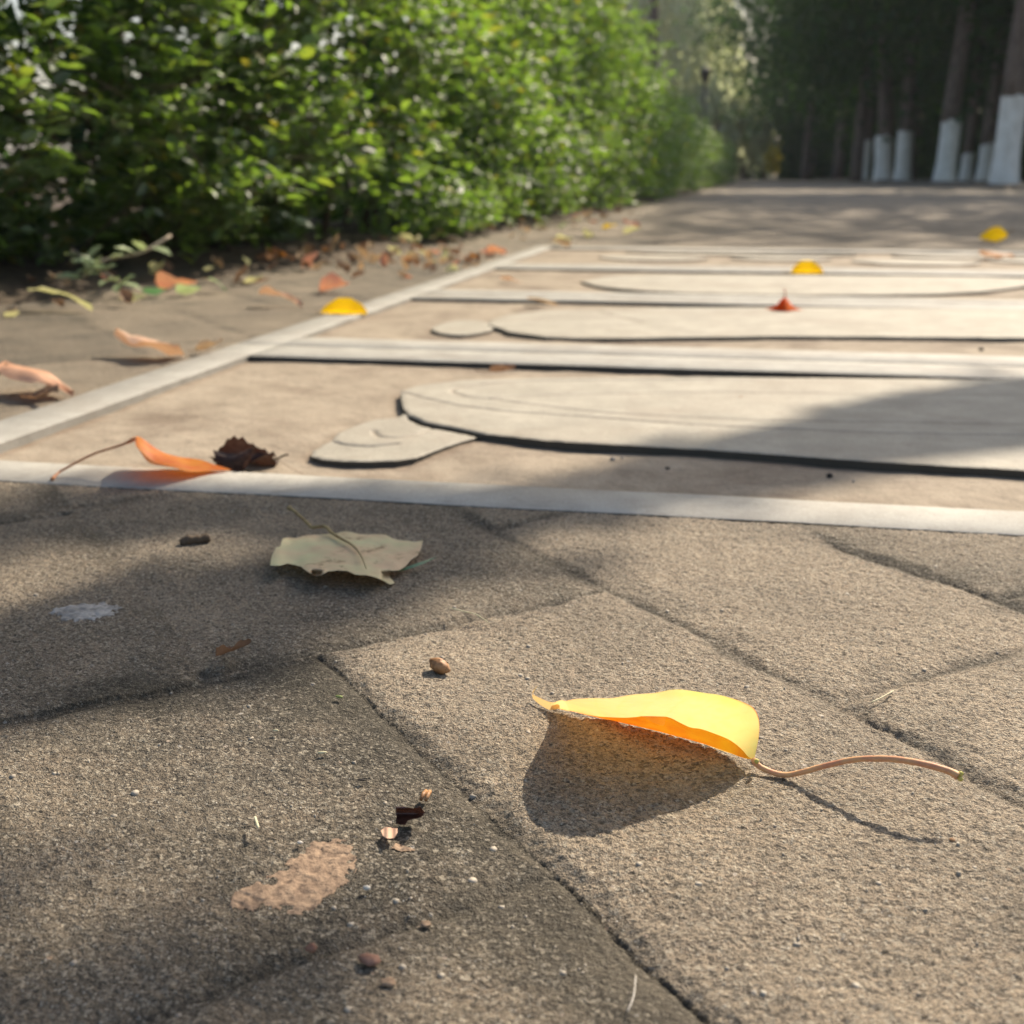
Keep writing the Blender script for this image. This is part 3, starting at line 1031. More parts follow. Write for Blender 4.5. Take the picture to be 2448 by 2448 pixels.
# needle like grass blade beside it
gb_o = at(1010, 1350)
gb = tag(empty('grass_blade', gb_o), 'short blue green grass blade sticking out beside the pale toothed leaf', 'grass blade')
gbp = smooth_path([at(952, 1366, .0012), at(985, 1356, .0022), at(1015, 1345, .003), at(1045, 1331, .0034)], 12)
Vg = []
for i, p in enumerate(gbp):
    w = 0.0013 * math.sin(math.pi * (0.12 + .88 * i / 11)) + .0001
    Vg += [p + Vector((0, -w, 0)), p + Vector((0, 0, w * .7)), p + Vector((0, w, 0))]
link('blade', mesh_from('blade', local(Vg, gb_o), [(3 * i + k, 3 * i + 3 + k, 3 * i + 4 + k, 3 * i + 1 + k) for i in range(11) for k in (0, 1)], mat_leaf('grass_leaf', (.10, .20, .11), (.22, .32, .2), (.1, .3, .1), (.2, .4, .1), .3, .4, .04, 300)), gb)


# ---- generic curled leaf in its own frame: length along +X, base at origin
def leaf_mesh(name, L, Wd, mat, curl=0.0, cup=0.0, twist=0.0, wav=0.1, tipx=0.6, seed=0, nu=15, nv=9, teeth=0.0, pw=0.8):
    r = np.random.default_rng(seed)
    V = []
    for i in range(nu):
        u = i / (nu - 1)
        prof = (math.sin(math.pi * u ** tipx) ** pw if 0 < u < 1 else 0) * (1 - 0.25 * u)
        ang = curl * (u - .3)
        # bend along the midrib
        cx = L * (u if abs(curl) < 1e-3 else (math.sin(curl * u) / curl))
        cz = 0 if abs(curl) < 1e-3 else L * (1 - math.cos(curl * u)) / curl
        for j in range(nv):
            v = -1 + 2 * j / (nv - 1)
            w = v * Wd * .5 * prof * (1 + teeth * (0.5 if i % 2 else -0.5) * (abs(v) > .95))
            a = cup * v
            yy = w * (math.sin(abs(a)) / abs(a) if abs(a) > 1e-3 else 1)
            zz = abs(w) * (math.tan(abs(a) * .5) if abs(a) > 1e-3 else 0) * (1 if cup > 0 else -1)
            n_ = L * wav * float(fbm(np.array([u * 2.2 + seed]), np.array([v * 1.3 + seed * 3.1]), 3, seed)[0])
            tw_ = twist * (u - .5)
            y2 = yy * math.cos(tw_) - zz * math.sin(tw_)
            z2 = yy * math.sin(tw_) + zz * math.cos(tw_)
            V.append((cx, y2, cz + z2 + n_ * (0.3 + abs(v))))
    V = np.array(V)
    V[:, 2] -= V[:, 2].min()
    return mesh_from(name, V, grid_quads(nv, nu), mat, True)


DRY = {
    'tan': mat_leaf('tan_dead_leaf', (0.42, 0.30, 0.19), (0.56, 0.43, 0.29), (0.42, 0.26, 0.13), (0.5, 0.34, 0.18), 0.3, 0.62, 0.010, 60, (0.22, 0.12, 0.06)),
    'brown': mat_leaf('brown_dead_leaf', (0.19, 0.115, 0.075), (0.33, 0.215, 0.145), (0.22, 0.11, 0.06), (0.3, 0.17, 0.09), 0.25, 0.62, 0.010, 60, (0.10, 0.05, 0.03)),
    'pink': mat_leaf('pinkish_leaf', (0.62, 0.29, 0.22), (0.70, 0.40, 0.30), (0.7, 0.28, 0.16), (0.75, 0.35, 0.15), 0.3, 0.62, 0.010, 60),
    'peach': mat_leaf('peach_leaf', (0.66, 0.40, 0.28), (0.74, 0.50, 0.35), (0.6, 0.34, 0.18), (0.65, 0.38, 0.2), 0.25, 0.6, 0.010, 40),
    'yellow': mat_leaf('bright_yellow_leaf', (0.78, 0.48, 0.015), (0.80, 0.56, 0.02), (0.9, 0.58, 0.01), (0.95, 0.65, 0.01), 0.45, 0.6, 0.010, 60),
    'orange': mat_leaf('rust_orange_leaf', (0.36, 0.16, 0.06), (0.46, 0.25, 0.10), (0.5, 0.18, 0.02), (0.6, 0.25, 0.03), 0.35, 0.6, 0.010, 60),
    'orangebrown': mat_leaf('orange_brown_leaf', (0.50, 0.25, 0.14), (0.66, 0.40, 0.27), (0.5, 0.22, 0.1), (0.6, 0.3, 0.15), 0.25, 0.6, 0.01, 40),
    'red': mat_leaf('red_leaf', (0.62, 0.075, 0.012), (0.70, 0.16, 0.02), (0.9, 0.10, 0.01), (0.9, 0.22, 0.01), 0.45, 0.6, 0.010, 60),
    'cream': mat_leaf('cream_leaf', (0.62, 0.60, 0.34), (0.72, 0.68, 0.42), (0.6, 0.6, 0.25), (0.7, 0.65, 0.3), 0.35, 0.6, 0.010, 60),
    'palegreen': mat_leaf('pale_green_leaf', (0.36, 0.45, 0.25), (0.50, 0.58, 0.36), (0.4, 0.5, 0.2), (0.5, 0.6, 0.25), 0.35, 0.35, 0.05, 60),
    'teal': mat_leaf('blue_green_leaf', (0.08, 0.20, 0.13), (0.20, 0.34, 0.25), (0.1, 0.3, 0.1), (0.2, 0.4, 0.15), 0.3, 0.35, 0.05, 60),
    'dark': mat_leaf('blackish_dead_leaf', (0.050, 0.032, 0.026), (0.110, 0.075, 0.062), (0.08, 0.03, 0.02), (0.1, 0.05, 0.03), 0.15, 0.6, 0.02, 200),
}
STALK = {k: mat_plain(k + '_stalk', a, bb, 150, 0.6) for k, a, bb in (('brown', (0.12, 0.07, 0.04), (0.25, 0.15, 0.08)), ('tan', (0.3, 0.2, 0.1), (0.42, 0.3, 0.16)))}


def put_leaf(name, label, px, py, z, L, Wd, col, rz, rx=0.0, ry=0.0, stalk_len=0.35, cat='leaf', **kw):
    """leaf (blade + stalk) resting at the ground point seen at pixel px, py; its middle is there"""
    p = at(px, py, z)
    t = tag(empty(name, p), label, cat)
    me = leaf_mesh('blade', L, Wd, DRY[col], **kw)
    bl = link('blade', me, t, (-L / 2, 0, 0))
    t.rotation_euler = (rx, ry, rz)
    R3 = t.rotation_euler.to_matrix()
    t.location.z += max(0, -min((R3 @ (v.co - Vector((L / 2, 0, 0)))).z for v in me.vertices)) * .93
    z0 = np.array([v.co[2] for v in me.vertices][:9]).mean()
    if stalk_len:
        sl = L * stalk_len
        path = smooth_path([(-L / 2 + .02 * L, 0, z0), (-L / 2 - sl * .4, sl * .12, z0 * .6 + .001), (-L / 2 - sl, -sl * .1, .001)], 8)
        tube('stalk', path, [L * .018] * 8, STALK['tan' if col in ('tan', 'peach', 'yellow', 'cream', 'pink', 'palegreen') else 'brown'], t, 5)
    return t


R_ = math.radians
# far left: big curled brown-pink leaf, standing off the ground, then others
put_leaf('curled_leaf', 'large curled orange brown leaf at the left end of the pale side border', 92, 940, .002, .066, .040, 'orangebrown', R_(-12), R_(-14), R_(3), .15, curl=-0.35, cup=-.7, wav=.12, seed=3, nu=19, nv=11)
put_leaf('dead_leaf', 'thin brown leaf scrap under the large curled orange brown leaf', 100, 958, .0015, .04, .014, 'brown', R_(-20), 0, 0, .3, curl=.4, cup=.6, wav=.2, seed=8)
put_leaf('peach_leaf', 'pinkish peach leaf with its long tip pointing at the side border', 340, 854, .001, .070, .044, 'peach', R_(168), R_(30), 0, .0, curl=.25, cup=-.5, wav=.12, tipx=.45, seed=5, nu=19)
put_leaf('dead_leaf', 'small curled tan leaf on the corner where the side border meets the bar', 500, 842, .002, .026, .016, 'tan', R_(5), R_(-35), 0, .2, curl=.8, cup=1.4, wav=.2, seed=11)
put_leaf('tan_leaf', 'small folded orange tan leaf left of the bright yellow oval leaf', 672, 733, .001, .058, .032, 'peach', R_(-4), R_(-10), 0, 0, curl=-.35, cup=1.1, wav=.15, seed=12)
put_leaf('cream_leaf', 'pale cream leaf folded in two near the dark hedge foot', 146, 742, .001, .086, .026, 'cream', R_(-2), R_(-8), 0, 0, curl=-.45, cup=.3, wav=.08, seed=14)
put_leaf('cream_leaf', 'tiny pale green scrap of leaf at the left picture edge', 28, 758, .001, .02, .012, 'cream', R_(-10), R_(-25), 0, 0, curl=.5, cup=.4, seed=15)
put_leaf('dead_leaf', 'small curled brown leaf beside the bar behind the nearest carved petal', 1200, 893, ZF, .022, .014, 'brown', R_(-6), R_(-30), 0, .5, curl=.5, cup=1.4, wav=.2, seed=17)
put_leaf('tan_leaf', 'flat tan yellow leaf lying against the middle bar', 1297, 731, ZB + .002, .038, .02, 'tan', R_(0), R_(-12), 0, 0, curl=-.3, cup=.4, seed=18)
put_leaf('tan_leaf', 'faint tan leaf on the sandy floor of the third panel', 1222, 676, ZB + .002, .034, .022, 'peach', R_(-10), R_(-20), 0, 0, curl=-.3, cup=.4, seed=19)
put_leaf('pink_leaf', 'pink leaf beyond the far end of the side border', 1186, 608, .001, .040, .03, 'pink', R_(-5), R_(-40), 0, 0, curl=-.3, cup=.5, seed=20)
put_leaf('pink_leaf', 'salmon pink leaf propped in the fallen sprig at the hedge foot', 402, 692, .002, .032, .034, 'pink', R_(20), R_(-60), 0, 0, curl=.2, cup=.5, seed=21)
put_leaf('pink_leaf', 'flat dull pink leaf behind the pale green one at the hedge foot', 440, 684, .002, .04, .02, 'pink', R_(-5), R_(-20), 0, 0, curl=.2, cup=.5, seed=22)
put_leaf('green_leaf', 'blue green leaf lying left of the salmon pink leaf', 372, 708, .002, .034, .028, 'teal', R_(0), R_(-30), 0, 0, curl=.3, cup=.4, seed=23)
put_leaf('green_leaf', 'whitish green leaf lying right of the salmon pink leaf', 452, 706, .002, .034, .028, 'palegreen', R_(12), R_(-40), 0, 0, curl=.3, cup=.4, seed=24)
put_leaf('green_leaf', 'slender pale green leaf pointing down at the pavement', 520, 694, .004, .046, .014, 'palegreen', R_(-35), R_(-20), R_(12), .3, curl=-.2, cup=.3, seed=25)
put_leaf('dead_leaf', 'long brown leaf on the pavement in front of the hedge foot', 600, 678, .001, .055, .018, 'brown', R_(0), R_(-15), 0, 0, curl=.2, cup=.5, seed=26)
put_leaf('dead_leaf', 'pinkish brown crumpled leaf above the bright yellow oval leaf', 800, 700, .001, .042, .03, 'pink', R_(10), R_(-35), 0, 0, curl=.6, cup=1.2, wav=.3, seed=27)
# bright yellow oval leaf on the side border: it stands tilted and faces the camera
def dome_leaf(name, label, px, py, z, W_, H_, rz):
    """leaf folded in two: one half stands leaning, the other lies flat behind it"""
    t = tag(empty(name, at(px, py, z), rz), label, 'leaf')
    V = []
    for i in range(17):
        u = i / 16
        h = H_ * math.sin(math.pi * (u * .96 + .02)) ** .62
        for j in range(9):
            v = -1 + j / 4
            if v < 0:
                V.append(((u - .5) * W_, -v * h * .9 + .004, .0012 + .001 * math.sin(u * 9)))
            else:
                V.append(((u - .5) * W_, v * h * .42 + .002 * math.sin(u * 7), .0006 + h * v * (1 - .14 * v) + .0004 * math.sin(u * 23)))
    link('blade', mesh_from('blade', V, grid_quads(9, 17), DRY['yellow']), t)
    tube('stalk', smooth_path([(-W_ / 2, .002, .001), (-W_ * .62, .008, .002), (-W_ * .72, .016, .001)], 8), [.0007] * 8, STALK['tan'], t, 5)
    return t


dome_leaf('yellow_oval_leaf', 'bright yellow leaf folded into a low dome on the pale side border', 822, 751, ZF, .052, .0200, R_(4))
dome_leaf('yellow_round_leaf', 'round golden yellow leaf standing on the bar before the farthest panel', 1930, 654, ZF, .050, .0230, R_(8))

# yellow leaf far right, upright, with a pale crumpled one below
put_leaf('yellow_upright_leaf', 'upright bent yellow leaf in the shaded paving on the right', 2365, 578, .001, .085, .05, 'yellow', R_(150), R_(60), R_(25), .2, curl=.9, cup=1.0, wav=.15, seed=30)
put_leaf('pale_crumpled_leaf', 'pale crumpled leaf on the farthest panel below the upright yellow leaf', 2385, 618, ZF, .07, .045, 'peach', R_(20), R_(-8), 0, 0, curl=-.4, cup=-.5, wav=.15, seed=31)

# red orange leaf with its stalk in the air
ro = at(1874, 741, ZF)
red = tag(empty('red_leaf', ro), 'small red orange leaf with an upright stalk on the second panel', 'leaf')
L_ = .040
Vr = []
for i in range(13):
    u = i / 12
    hw = .017 * math.sin(math.pi * u) + .0008
    for j in range(5):
        v = -1 + j / 2
        Vr.append((L_ * (u - .5) * (1 + .12 * math.sin(9 * u + 2 * v)), v * hw * (1 + .25 * math.sin(14 * u)), 0.001 + .014 * math.exp(-((u - .5) / .20) ** 2) * (1 - abs(v) ** 1.6)))
link('blade', mesh_from('blade', Vr, grid_quads(5, 13), DRY['red']), red)
tube('stalk', smooth_path([(0, 0, .013), (0.0005, -.001, .018), (-.001, 0, .024)], 8), [.0013, .0011, .0009, .0008, .0008, .0008, .0008, .0009], mat_plain('red_stalk', (.5, .10, .03), (.6, .18, .05)), red, 6)

# dark crumpled leaf next to the orange one
do = at(600, 1118, ZB + .001)
dk = tag(empty('crumpled_leaf', do), 'blackish crumpled dead leaf beside the orange leaf', 'leaf')
for k_, (lx, ly, rz_, rx_, ll, ww, cu, cp) in enumerate(((-.008, .004, R_(8), R_(40), .040, .030, .5, 1.2), (.000, .009, R_(185), R_(55), .032, .026, .8, 1.0), (-.004, -.002, R_(-8), R_(25), .034, .02, .9, -1.2))):
    me = leaf_mesh('lobe', ll, ww, DRY['dark'], cu, cp, .6, .35, .6, 40 + k_, 15, 9, .2)
    c_ = link('lobe', me, dk, (lx - (ll * .4 if k_ != 1 else -ll * .4), ly, .0005))
    c_.rotation_euler = (rx_, 0, rz_)
tube('stalk', smooth_path([(.012, .002, .006), (.017, .001, .009), (.021, .0, .012), (.023, 0, .0125)], 10), [.0008] * 8 + [.0011, .0011], M['twig'], dk, 6)
dk.scale = (.95, .9, .66)
tube('thread', smooth_path([(.016, .001, .008), (.026, -.006, .004), (.036, -.012, .0012)], 10), [.0002] * 10, STALK['brown'], dk, 5)

# ------------------------------------------------------------------ crumbs, chips, seeds
def lump_data(r, sx, sy, sz, seed, nlat=6, nlon=9, rough=.25):
    rr = random.Random(seed)
    V, F = [], []
    for i in range(nlat + 1):
        th = math.pi * i / nlat
        for j in range(nlon):
            ph = 2 * math.pi * j / nlon
            q = r * (1 + rr.uniform(-rough, rough))
            V.append((q * sx * math.sin(th) * math.cos(ph), q * sy * math.sin(th) * math.sin(ph), q * sz * math.cos(th)))
    for i in range(nlat):
        for j in range(nlon):
            j2 = (j + 1) % nlon
            F.append((i * nlon + j, (i + 1) * nlon + j, (i + 1) * nlon + j2, i * nlon + j2))
    return V, F


def lump(name, label, cat, px, py, z, size, s, mat, rz=0, seed=1, rough=.25, group=None):
    size = size * .55
    v, f = lump_data(size, *s, seed, rough=rough)
    z -= .0004
    o_ = link(name, mesh_from(name, v, f, mat, True), None, at(px, py, z) + Vector((0, 0, size * s[2] * .75)))
    o_.rotation_euler = (0, 0, rz)
    return tag(o_, label, cat, group)


HUSK = mat_plain('brown_husk', (0.20, 0.09, 0.035), (0.48, 0.26, 0.12), 400, 0.5, .0004)
BLACK = mat_plain('black_crumb', (0.015, 0.012, 0.010), (0.05, 0.042, 0.036), 500, 0.7, .0004)
GREYP = mat_plain('grey_pebble', (0.20, 0.19, 0.18), (0.42, 0.40, 0.37), 300, 0.8, .0004)
SEED = mat_plain('straw_seed', (0.55, 0.48, 0.28), (0.72, 0.66, 0.45), 500, 0.6)
GREENSEED = mat_plain('green_seed', (0.20, 0.24, 0.06), (0.40, 0.42, 0.16), 500, 0.6)
CHIP = mat_plain('pale_chip', (0.42, 0.38, 0.33), (0.66, 0.62, 0.55), 300, 0.7)
CLAY = mat_plain('dried_clay', (0.17, 0.115, 0.08), (0.37, 0.26, 0.172), 420, 0.95, .0010)
GUM = mat_plain('grey_white_crust', (0.20, 0.188, 0.172), (0.36, 0.345, 0.32), 200, 0.9, .0005)

# nut husk: a curled shell, two halves
no = at(1050, 1607, .0)
nut = tag(empty('nut_husk', no), 'small brown nut husk casting a shadow, centre of the foreground stones', 'husk')
v, f = lump_data(.0026, 1.5, .9, .85, 4, 8, 12, .12)
c_ = link('shell', mesh_from('shell', v, f, HUSK), nut, (0, 0, .0022))
c_.rotation_euler = (0, R_(12), R_(-28))
v, f = lump_data(.0013, 1.0, .9, .9, 9, 6, 9, .2)
link('shell_end', mesh_from('shell_end', v, f, HUSK), nut, (.0026, -.0012, .0016))

tw_o = at(466, 1292)
tg = tag(empty('twig_stub', tw_o), 'short dark rough twig stub left of the pale toothed leaf', 'twig')
a_, b_ = at(430, 1298, .0008), at(503, 1286, .0016)
tube('bark', smooth_path([a_, a_.lerp(b_, .35) + Vector((0, 0, .0006)), a_.lerp(b_, .7), b_], 16), [.0012] + [.0021] * 14 + [.0012], M['twig'], tg, 9, tw_o, .28)

# shiny dark curled fragment, flake, splinter
co = at(978, 1958)
cf = tag(empty('bark_curl', co), 'shiny dark brown curled scrap of bark in the foreground', 'bark scrap')
c6 = lambda pts: [(a * .6335, 1750 + bb * .6335) for a, bb in pts]
outline_leaf(cf, co, c6([(1492, 283), (1520, 281), (1558, 288), (1585, 280), (1604, 305), (1590, 322), (1540, 333), (1528, 352), (1493, 345), (1496, 318)]), lambda x, y: .0008 + .0034 * math.exp(-((y - 1930) / 9) ** 2) + .0016 * math.exp(-((x - 1012) / 9) ** 2), mat_leaf('bark_scrap', (0.045, 0.018, 0.014), (0.11, 0.05, 0.035), (0.05, 0.02, 0.01), (0.08, 0.03, 0.02), 0.1, 0.22, 0.08, 300), 3)
fo = at(930, 1990)
fl = tag(empty('leaf_flake', fo), 'flat pinkish brown leaf flake below the shiny bark curl', 'leaf scrap')
outline_leaf(fl, fo, c6([(1438, 372), (1452, 358), (1475, 360), (1500, 364), (1500, 380), (1488, 400), (1462, 402), (1445, 392)]), lambda x, y: .0010 + .0003 * math.sin(x * .3), DRY['peach'], 4, name='flake')
sp_o = at(1018, 1910)
sq = tag(empty('wood_splinter', sp_o), 'tiny striped tan wood splinter above the shiny bark curl', 'splinter')
a_ = Vector((0, 0, .0010))
for dx in (-.0006, .0006):
    tube('fibre', [a_ + Vector((dx, -.0022, 0)), a_ + Vector((dx, 0, .0003)), a_ + Vector((dx * .8, .0022, 0))], [.0005, .0006, .0005], HUSK, sq, 6)

for (px_, py_, s_, mt, lb) in ((1465, 1100, .0024, GREYP, 'grey pebble in the shadow line of the big carved petal'), (1596, 1122, .0020, BLACK, 'black crumb between the grey pebble and the larger black lump'), (1983, 1140, .0030, BLACK, 'largest black crumb on the recessed floor under the carved petal'),
                               (1487, 1096, .0015, GREYP, 'smaller grey grain right beside the grey pebble'), (2040, 1152, .0014, GREYP, 'tiny grey grain right of the largest black crumb'), (1815, 889, .0024, BLACK, 'dark crumb lying in the shadow of the bar'), (1771, 952, .0020, HUSK, 'tan brown crumb on top of the carved petal'),
                               (2345, 838, .0036, BLACK, 'dark lump lying on the bar, right side'), (285, 960, .0028, BLACK, 'dark crumb against the inner edge of the side border')):
    onc = py_ in (952, 838)
    lump('crumb', lb, 'crumb', px_, py_, ZF if onc else ZB + .0005, s_, (1.2, 1, .7), mt, random.uniform(0, 3), int(px_))
lump('seed', 'plump green seed left of the nut husk', 'seed', 811, 1668, .0, .0012, (2.0, .8, .7), GREENSEED, R_(-8), 5, .08)
lump('seed', 'upper straw coloured seed between the stones left of the long joint', 'seed', 660, 1748, .0, .0009, (1.8, .7, .7), SEED, R_(0), 6, .08)
lump('seed', 'pointed cream seed on the brown stone, nearest the long joint', 'seed', 770, 1801, .0, .0011, (2.3, .7, .6), SEED, R_(18), 7, .08)
lump('crumb', 'thin black chip lying right of the pointed cream seed', 'crumb', 865, 1866, .0, .0009, (2.6, .7, .5), BLACK, R_(4), 8, .1)
lump('crumb', 'white rounded grain beside the clay stain', 'crumb', 877, 2126, .0, .0012, (1.4, 1, .8), CHIP, R_(4), 12, .1)
lump('crumb', 'white grain above the clay stain', 'crumb', 717, 2016, .0, .0009, (1.4, 1, .7), CHIP, R_(4), 13, .1)
lump('crumb', 'dark brown grain near the end of the yellow leaf stalk shadow', 'crumb', 2276, 2011, .0, .0011, (1.2, 1, .7), HUSK, R_(4), 14, .2)
lump('crumb', 'reddish brown lump in the dark joint at the bottom', 'crumb', 745, 2273, -.001, .0020, (1.1, 1, .8), mat_plain('red_clay', (.20, .09, .06), (.32, .17, .11), 300), 0, 15, .2)
lump('crumb', 'flat reddish brown crumb right of the dark joint at the bottom', 'crumb', 883, 2300, -.001, .0032, (1.3, 1, .5), mat_plain('red_clay_flat', (.20, .10, .07), (.30, .17, .12), 300), 0, 16, .2)
lump('crumb', 'tan clay crumb nearest the bottom edge', 'crumb', 927, 2352, -.001, .0024, (1.1, 1, .4), CLAY, 0, 17, .25)
lump('crumb', 'small tan clay crumb right of the clay stain', 'crumb', 1018, 2212, -.001, .0020, (1, 1, .4), CLAY, 0, 18, .25)

# needle and fibres
for nm, lb, ct, pp, r0, mt in (('splinter', 'thin straw splinter left of the shiny bark curl', 'splinter', [(609, 1952, .0012), (613, 1965, .0014), (618, 1980, .0012)], .00035, SEED),
                               ('dry_fibre', 'fine curved plant fibre with a seed on it, right of the pale toothed leaf', 'fibre', [(1075, 1453, .002), (1110, 1462, .0025), (1140, 1470, .002), (1172, 1492, .001)], .0002, SEED),
                               ('dry_fibre', 'straight straw fibre beside the junction of joints on the right', 'fibre', [(2082, 1680, .0012), (2110, 1666, .0016), (2138, 1650, .0012)], .00022, SEED),
                               ('dry_fibre', 'curved grey fibre on the stones at the bottom edge', 'fibre', [(1500, 2420, .0012), (1515, 2380, .0015), (1520, 2330, .0012)], .00014, CHIP),
                               ('splinter', 'dark pointed splinter at the edge of the long shadow', 'splinter', [(521, 1559, .001), (538, 1554, .0016), (553, 1549, .0012)], .0006, HUSK)):
    pts_ = [at(*p_) for p_ in pp]
    o_ = tube(nm, smooth_path(pts_, 12), [r0 * .4] + [r0] * 10 + [r0 * .3], mt, None, 6, pts_[0])
    o_.location = pts_[0]
    tag(o_, lb, ct)
put_leaf('leaf_scrap', 'reddish brown three cornered leaf scrap under the dark pointed splinter', 560, 1570, .0012, .012, .009, 'brown', R_(10), R_(-20), 0, 0, curl=.6, cup=1.0, wav=.3, tipx=.5, seed=50)

# stains that have a body: thin crusts lying on the stone
def crust(name, label, cat, px, py, rx_, ry_, mat, seed, thr, step=.0004, h=.0004, amp=.55, pit=.42):
    c0 = at(px, py)
    X = np.arange(-rx_, rx_, step)
    Y = np.arange(-ry_, ry_, step)
    gx, gy = np.meshgrid(X, Y)
    x = gx.ravel() + c0.x
    y = gy.ravel() + c0.y
    rad = np.sqrt((gx.ravel() / rx_) ** 2 + (gy.ravel() / ry_) ** 2)
    f_ = 1 - rad + amp * fbm(x * 160, y * 160, 4, seed, .65) + amp * .6 * fbm(x * 60, y * 60, 2, seed + 3)
    f_ = f_ + pit * fbm(x * 520, y * 520, 2, seed + 5) * (1.4 - rad)
    zb, dd, _, _, _, _ = paving(x, y)
    z = zb + grain(x, y) * .9 + h * sstep(thr - .05, thr + .12, f_) - .0001
    Q = grid_quads(len(X), len(Y))
    keep = (f_[Q] > thr).all(1)
    vm, qm, am = submesh(np.stack([x, y, z], 1), Q[keep], {'dirt': dd})
    vm = vm - np.array([c0.x, c0.y, 0])
    o_ = link(name, mesh_from(name, vm, qm, mat, True), None, (c0.x, c0.y, .0))
    return tag(o_, label, cat)


crust('clay_stain', 'large ragged orange tan patch of dried clay on the brown stone', 'clay patch', 742, 2085, .0096, .0175, CLAY, 5, .20, amp=.42, pit=.55, h=.0003)
crust('clay_stain', 'small tan patch of dried clay left of the large one', 'clay patch', 602, 2128, .0050, .0055, CLAY, 9, .22)
crust('clay_stain', 'little fleck of clay above the large clay patch, right end', 'clay patch', 805, 2022, .0040, .0022, CLAY, 13, .2)
crust('clay_stain', 'crumbly tan clay fleck below the pinkish leaf flake', 'clay patch', 958, 2020, .0038, .0026, CLAY, 17, .2)
crust('white_crust', 'oval grey white crust with holes on the left stone', 'crust', 205, 1468, .0150, .0115, GUM, 21, .22, h=.0005, amp=.12, pit=.50)

# grit: loose grains strewn over the near stones
b = Buf()
for i in range(1100):
    px_, py_ = random.uniform(-60, 2510), 1300 + 1150 * random.random() ** .8
    p = at(px_, py_)
    s_ = random.choice([.00008, .0001, .0001, .00013, .00018]) * random.uniform(.6, 1.2)
    zz = float(paving(np.array([p.x]), np.array([p.y]))[0][0])
    v, f = lump_data(s_, 1.2, 1, .8, i, 3, 5, .3)
    b.add([(q[0] + p.x, q[1] + p.y, q[2] + zz - .0002) for q in v], f)
tag(link('grit', b.mesh('grit', CHIP)), 'fine pale grit strewn over the near stones', 'grit', kind='stuff')
b = Buf()
for i in range(170):
    px_, py_ = random.uniform(-60, 2510), 1250 + 1150 * random.random()
    p = at(px_, py_)
    if p.y > .5:
        continue
    s_ = random.choice([.0003, .0004, .0005, .0007, .0010]) * random.uniform(.6, 1.1)
    zz = float(paving(np.array([p.x]), np.array([p.y]))[0][0])
    n_ = 6
    rot = random.uniform(0, 6)
    v = [(p.x + s_ * random.uniform(.7, 1.3) * math.cos(rot + 6.283 * k_ / n_), p.y + s_ * random.uniform(.7, 1.3) * math.sin(rot + 6.283 * k_ / n_), zz + .00022 + random.uniform(-.0002, .0002)) for k_ in range(n_)]
    v = v + [(q[0], q[1], zz - .0008) for q in v]
    b.add(v, [tuple(range(n_))] + [(k_, k_ + n_, (k_ + 1) % n_ + n_, (k_ + 1) % n_) for k_ in range(n_)])
tag(link('flakes', b.mesh('flakes', mat_plain('stone_flake', (.27, .235, .19), (.42, .37, .30), 120), False)), 'flat pale stone flakes bedded in the near stones', 'flakes', kind='stuff')

# ------------------------------------------------------------------ hedge
LEAF_V = np.array([(0, 0, 0), (.5, 0, -.03), (1, 0, -.10), (.22, .21, .05), (.58, .23, .05), (.22, -.21, .05), (.58, -.23, .05)])
LEAF_F = np.array([(0, 1, 3), (3, 1, 4), (4, 1, 2), (0, 5, 1), (5, 6, 1), (6, 2, 1)])


def frames(d, upv):
    """orthonormal frames (n,3,3): columns = d, side, normal"""
    d = d / np.linalg.norm(d, axis=1, keepdims=True)
    s_ = np.cross(upv, d)
    s_ /= np.linalg.norm(s_, axis=1, keepdims=True) + 1e-9
    n_ = np.cross(d, s_)
    return np.stack([d, s_, n_], 2)


def leaves_to_mesh(name, P, D, U, size, mat, hue=None, Vt=LEAF_V, Ft=LEAF_F):
    Fm = frames(D, U)
    n_ = len(P)
    V = np.einsum('nij,vj->nvi', Fm, Vt) * size[:, None, None] + P[:, None, :]
    F = (Ft[None] + (np.arange(n_) * len(Vt))[:, None, None]).reshape(-1, Ft.shape[1])
    at_ = {'hue': np.repeat(hue if hue is not None else RNG.random(n_), len(Vt))}
    return mesh_from(name, V.reshape(-1, 3), F, mat, False, at_)


def face_x(y):
    return np.interp(y, [.6, 1.0, 1.3, 1.6, 2.0, 2.6, 3.2, 5.7, 12, 30], [-.97, -.92, -.87, -.82, -.775, -.715, -.66, -.60, -.52, -.45])


def top_z(y):
    return np.interp(y, [.6, 3.0, 4.0, 5.0, 6.0, 9, 14, 30], [1.3, 1.25, 1.1, .95, .84, .76, .72, .85])


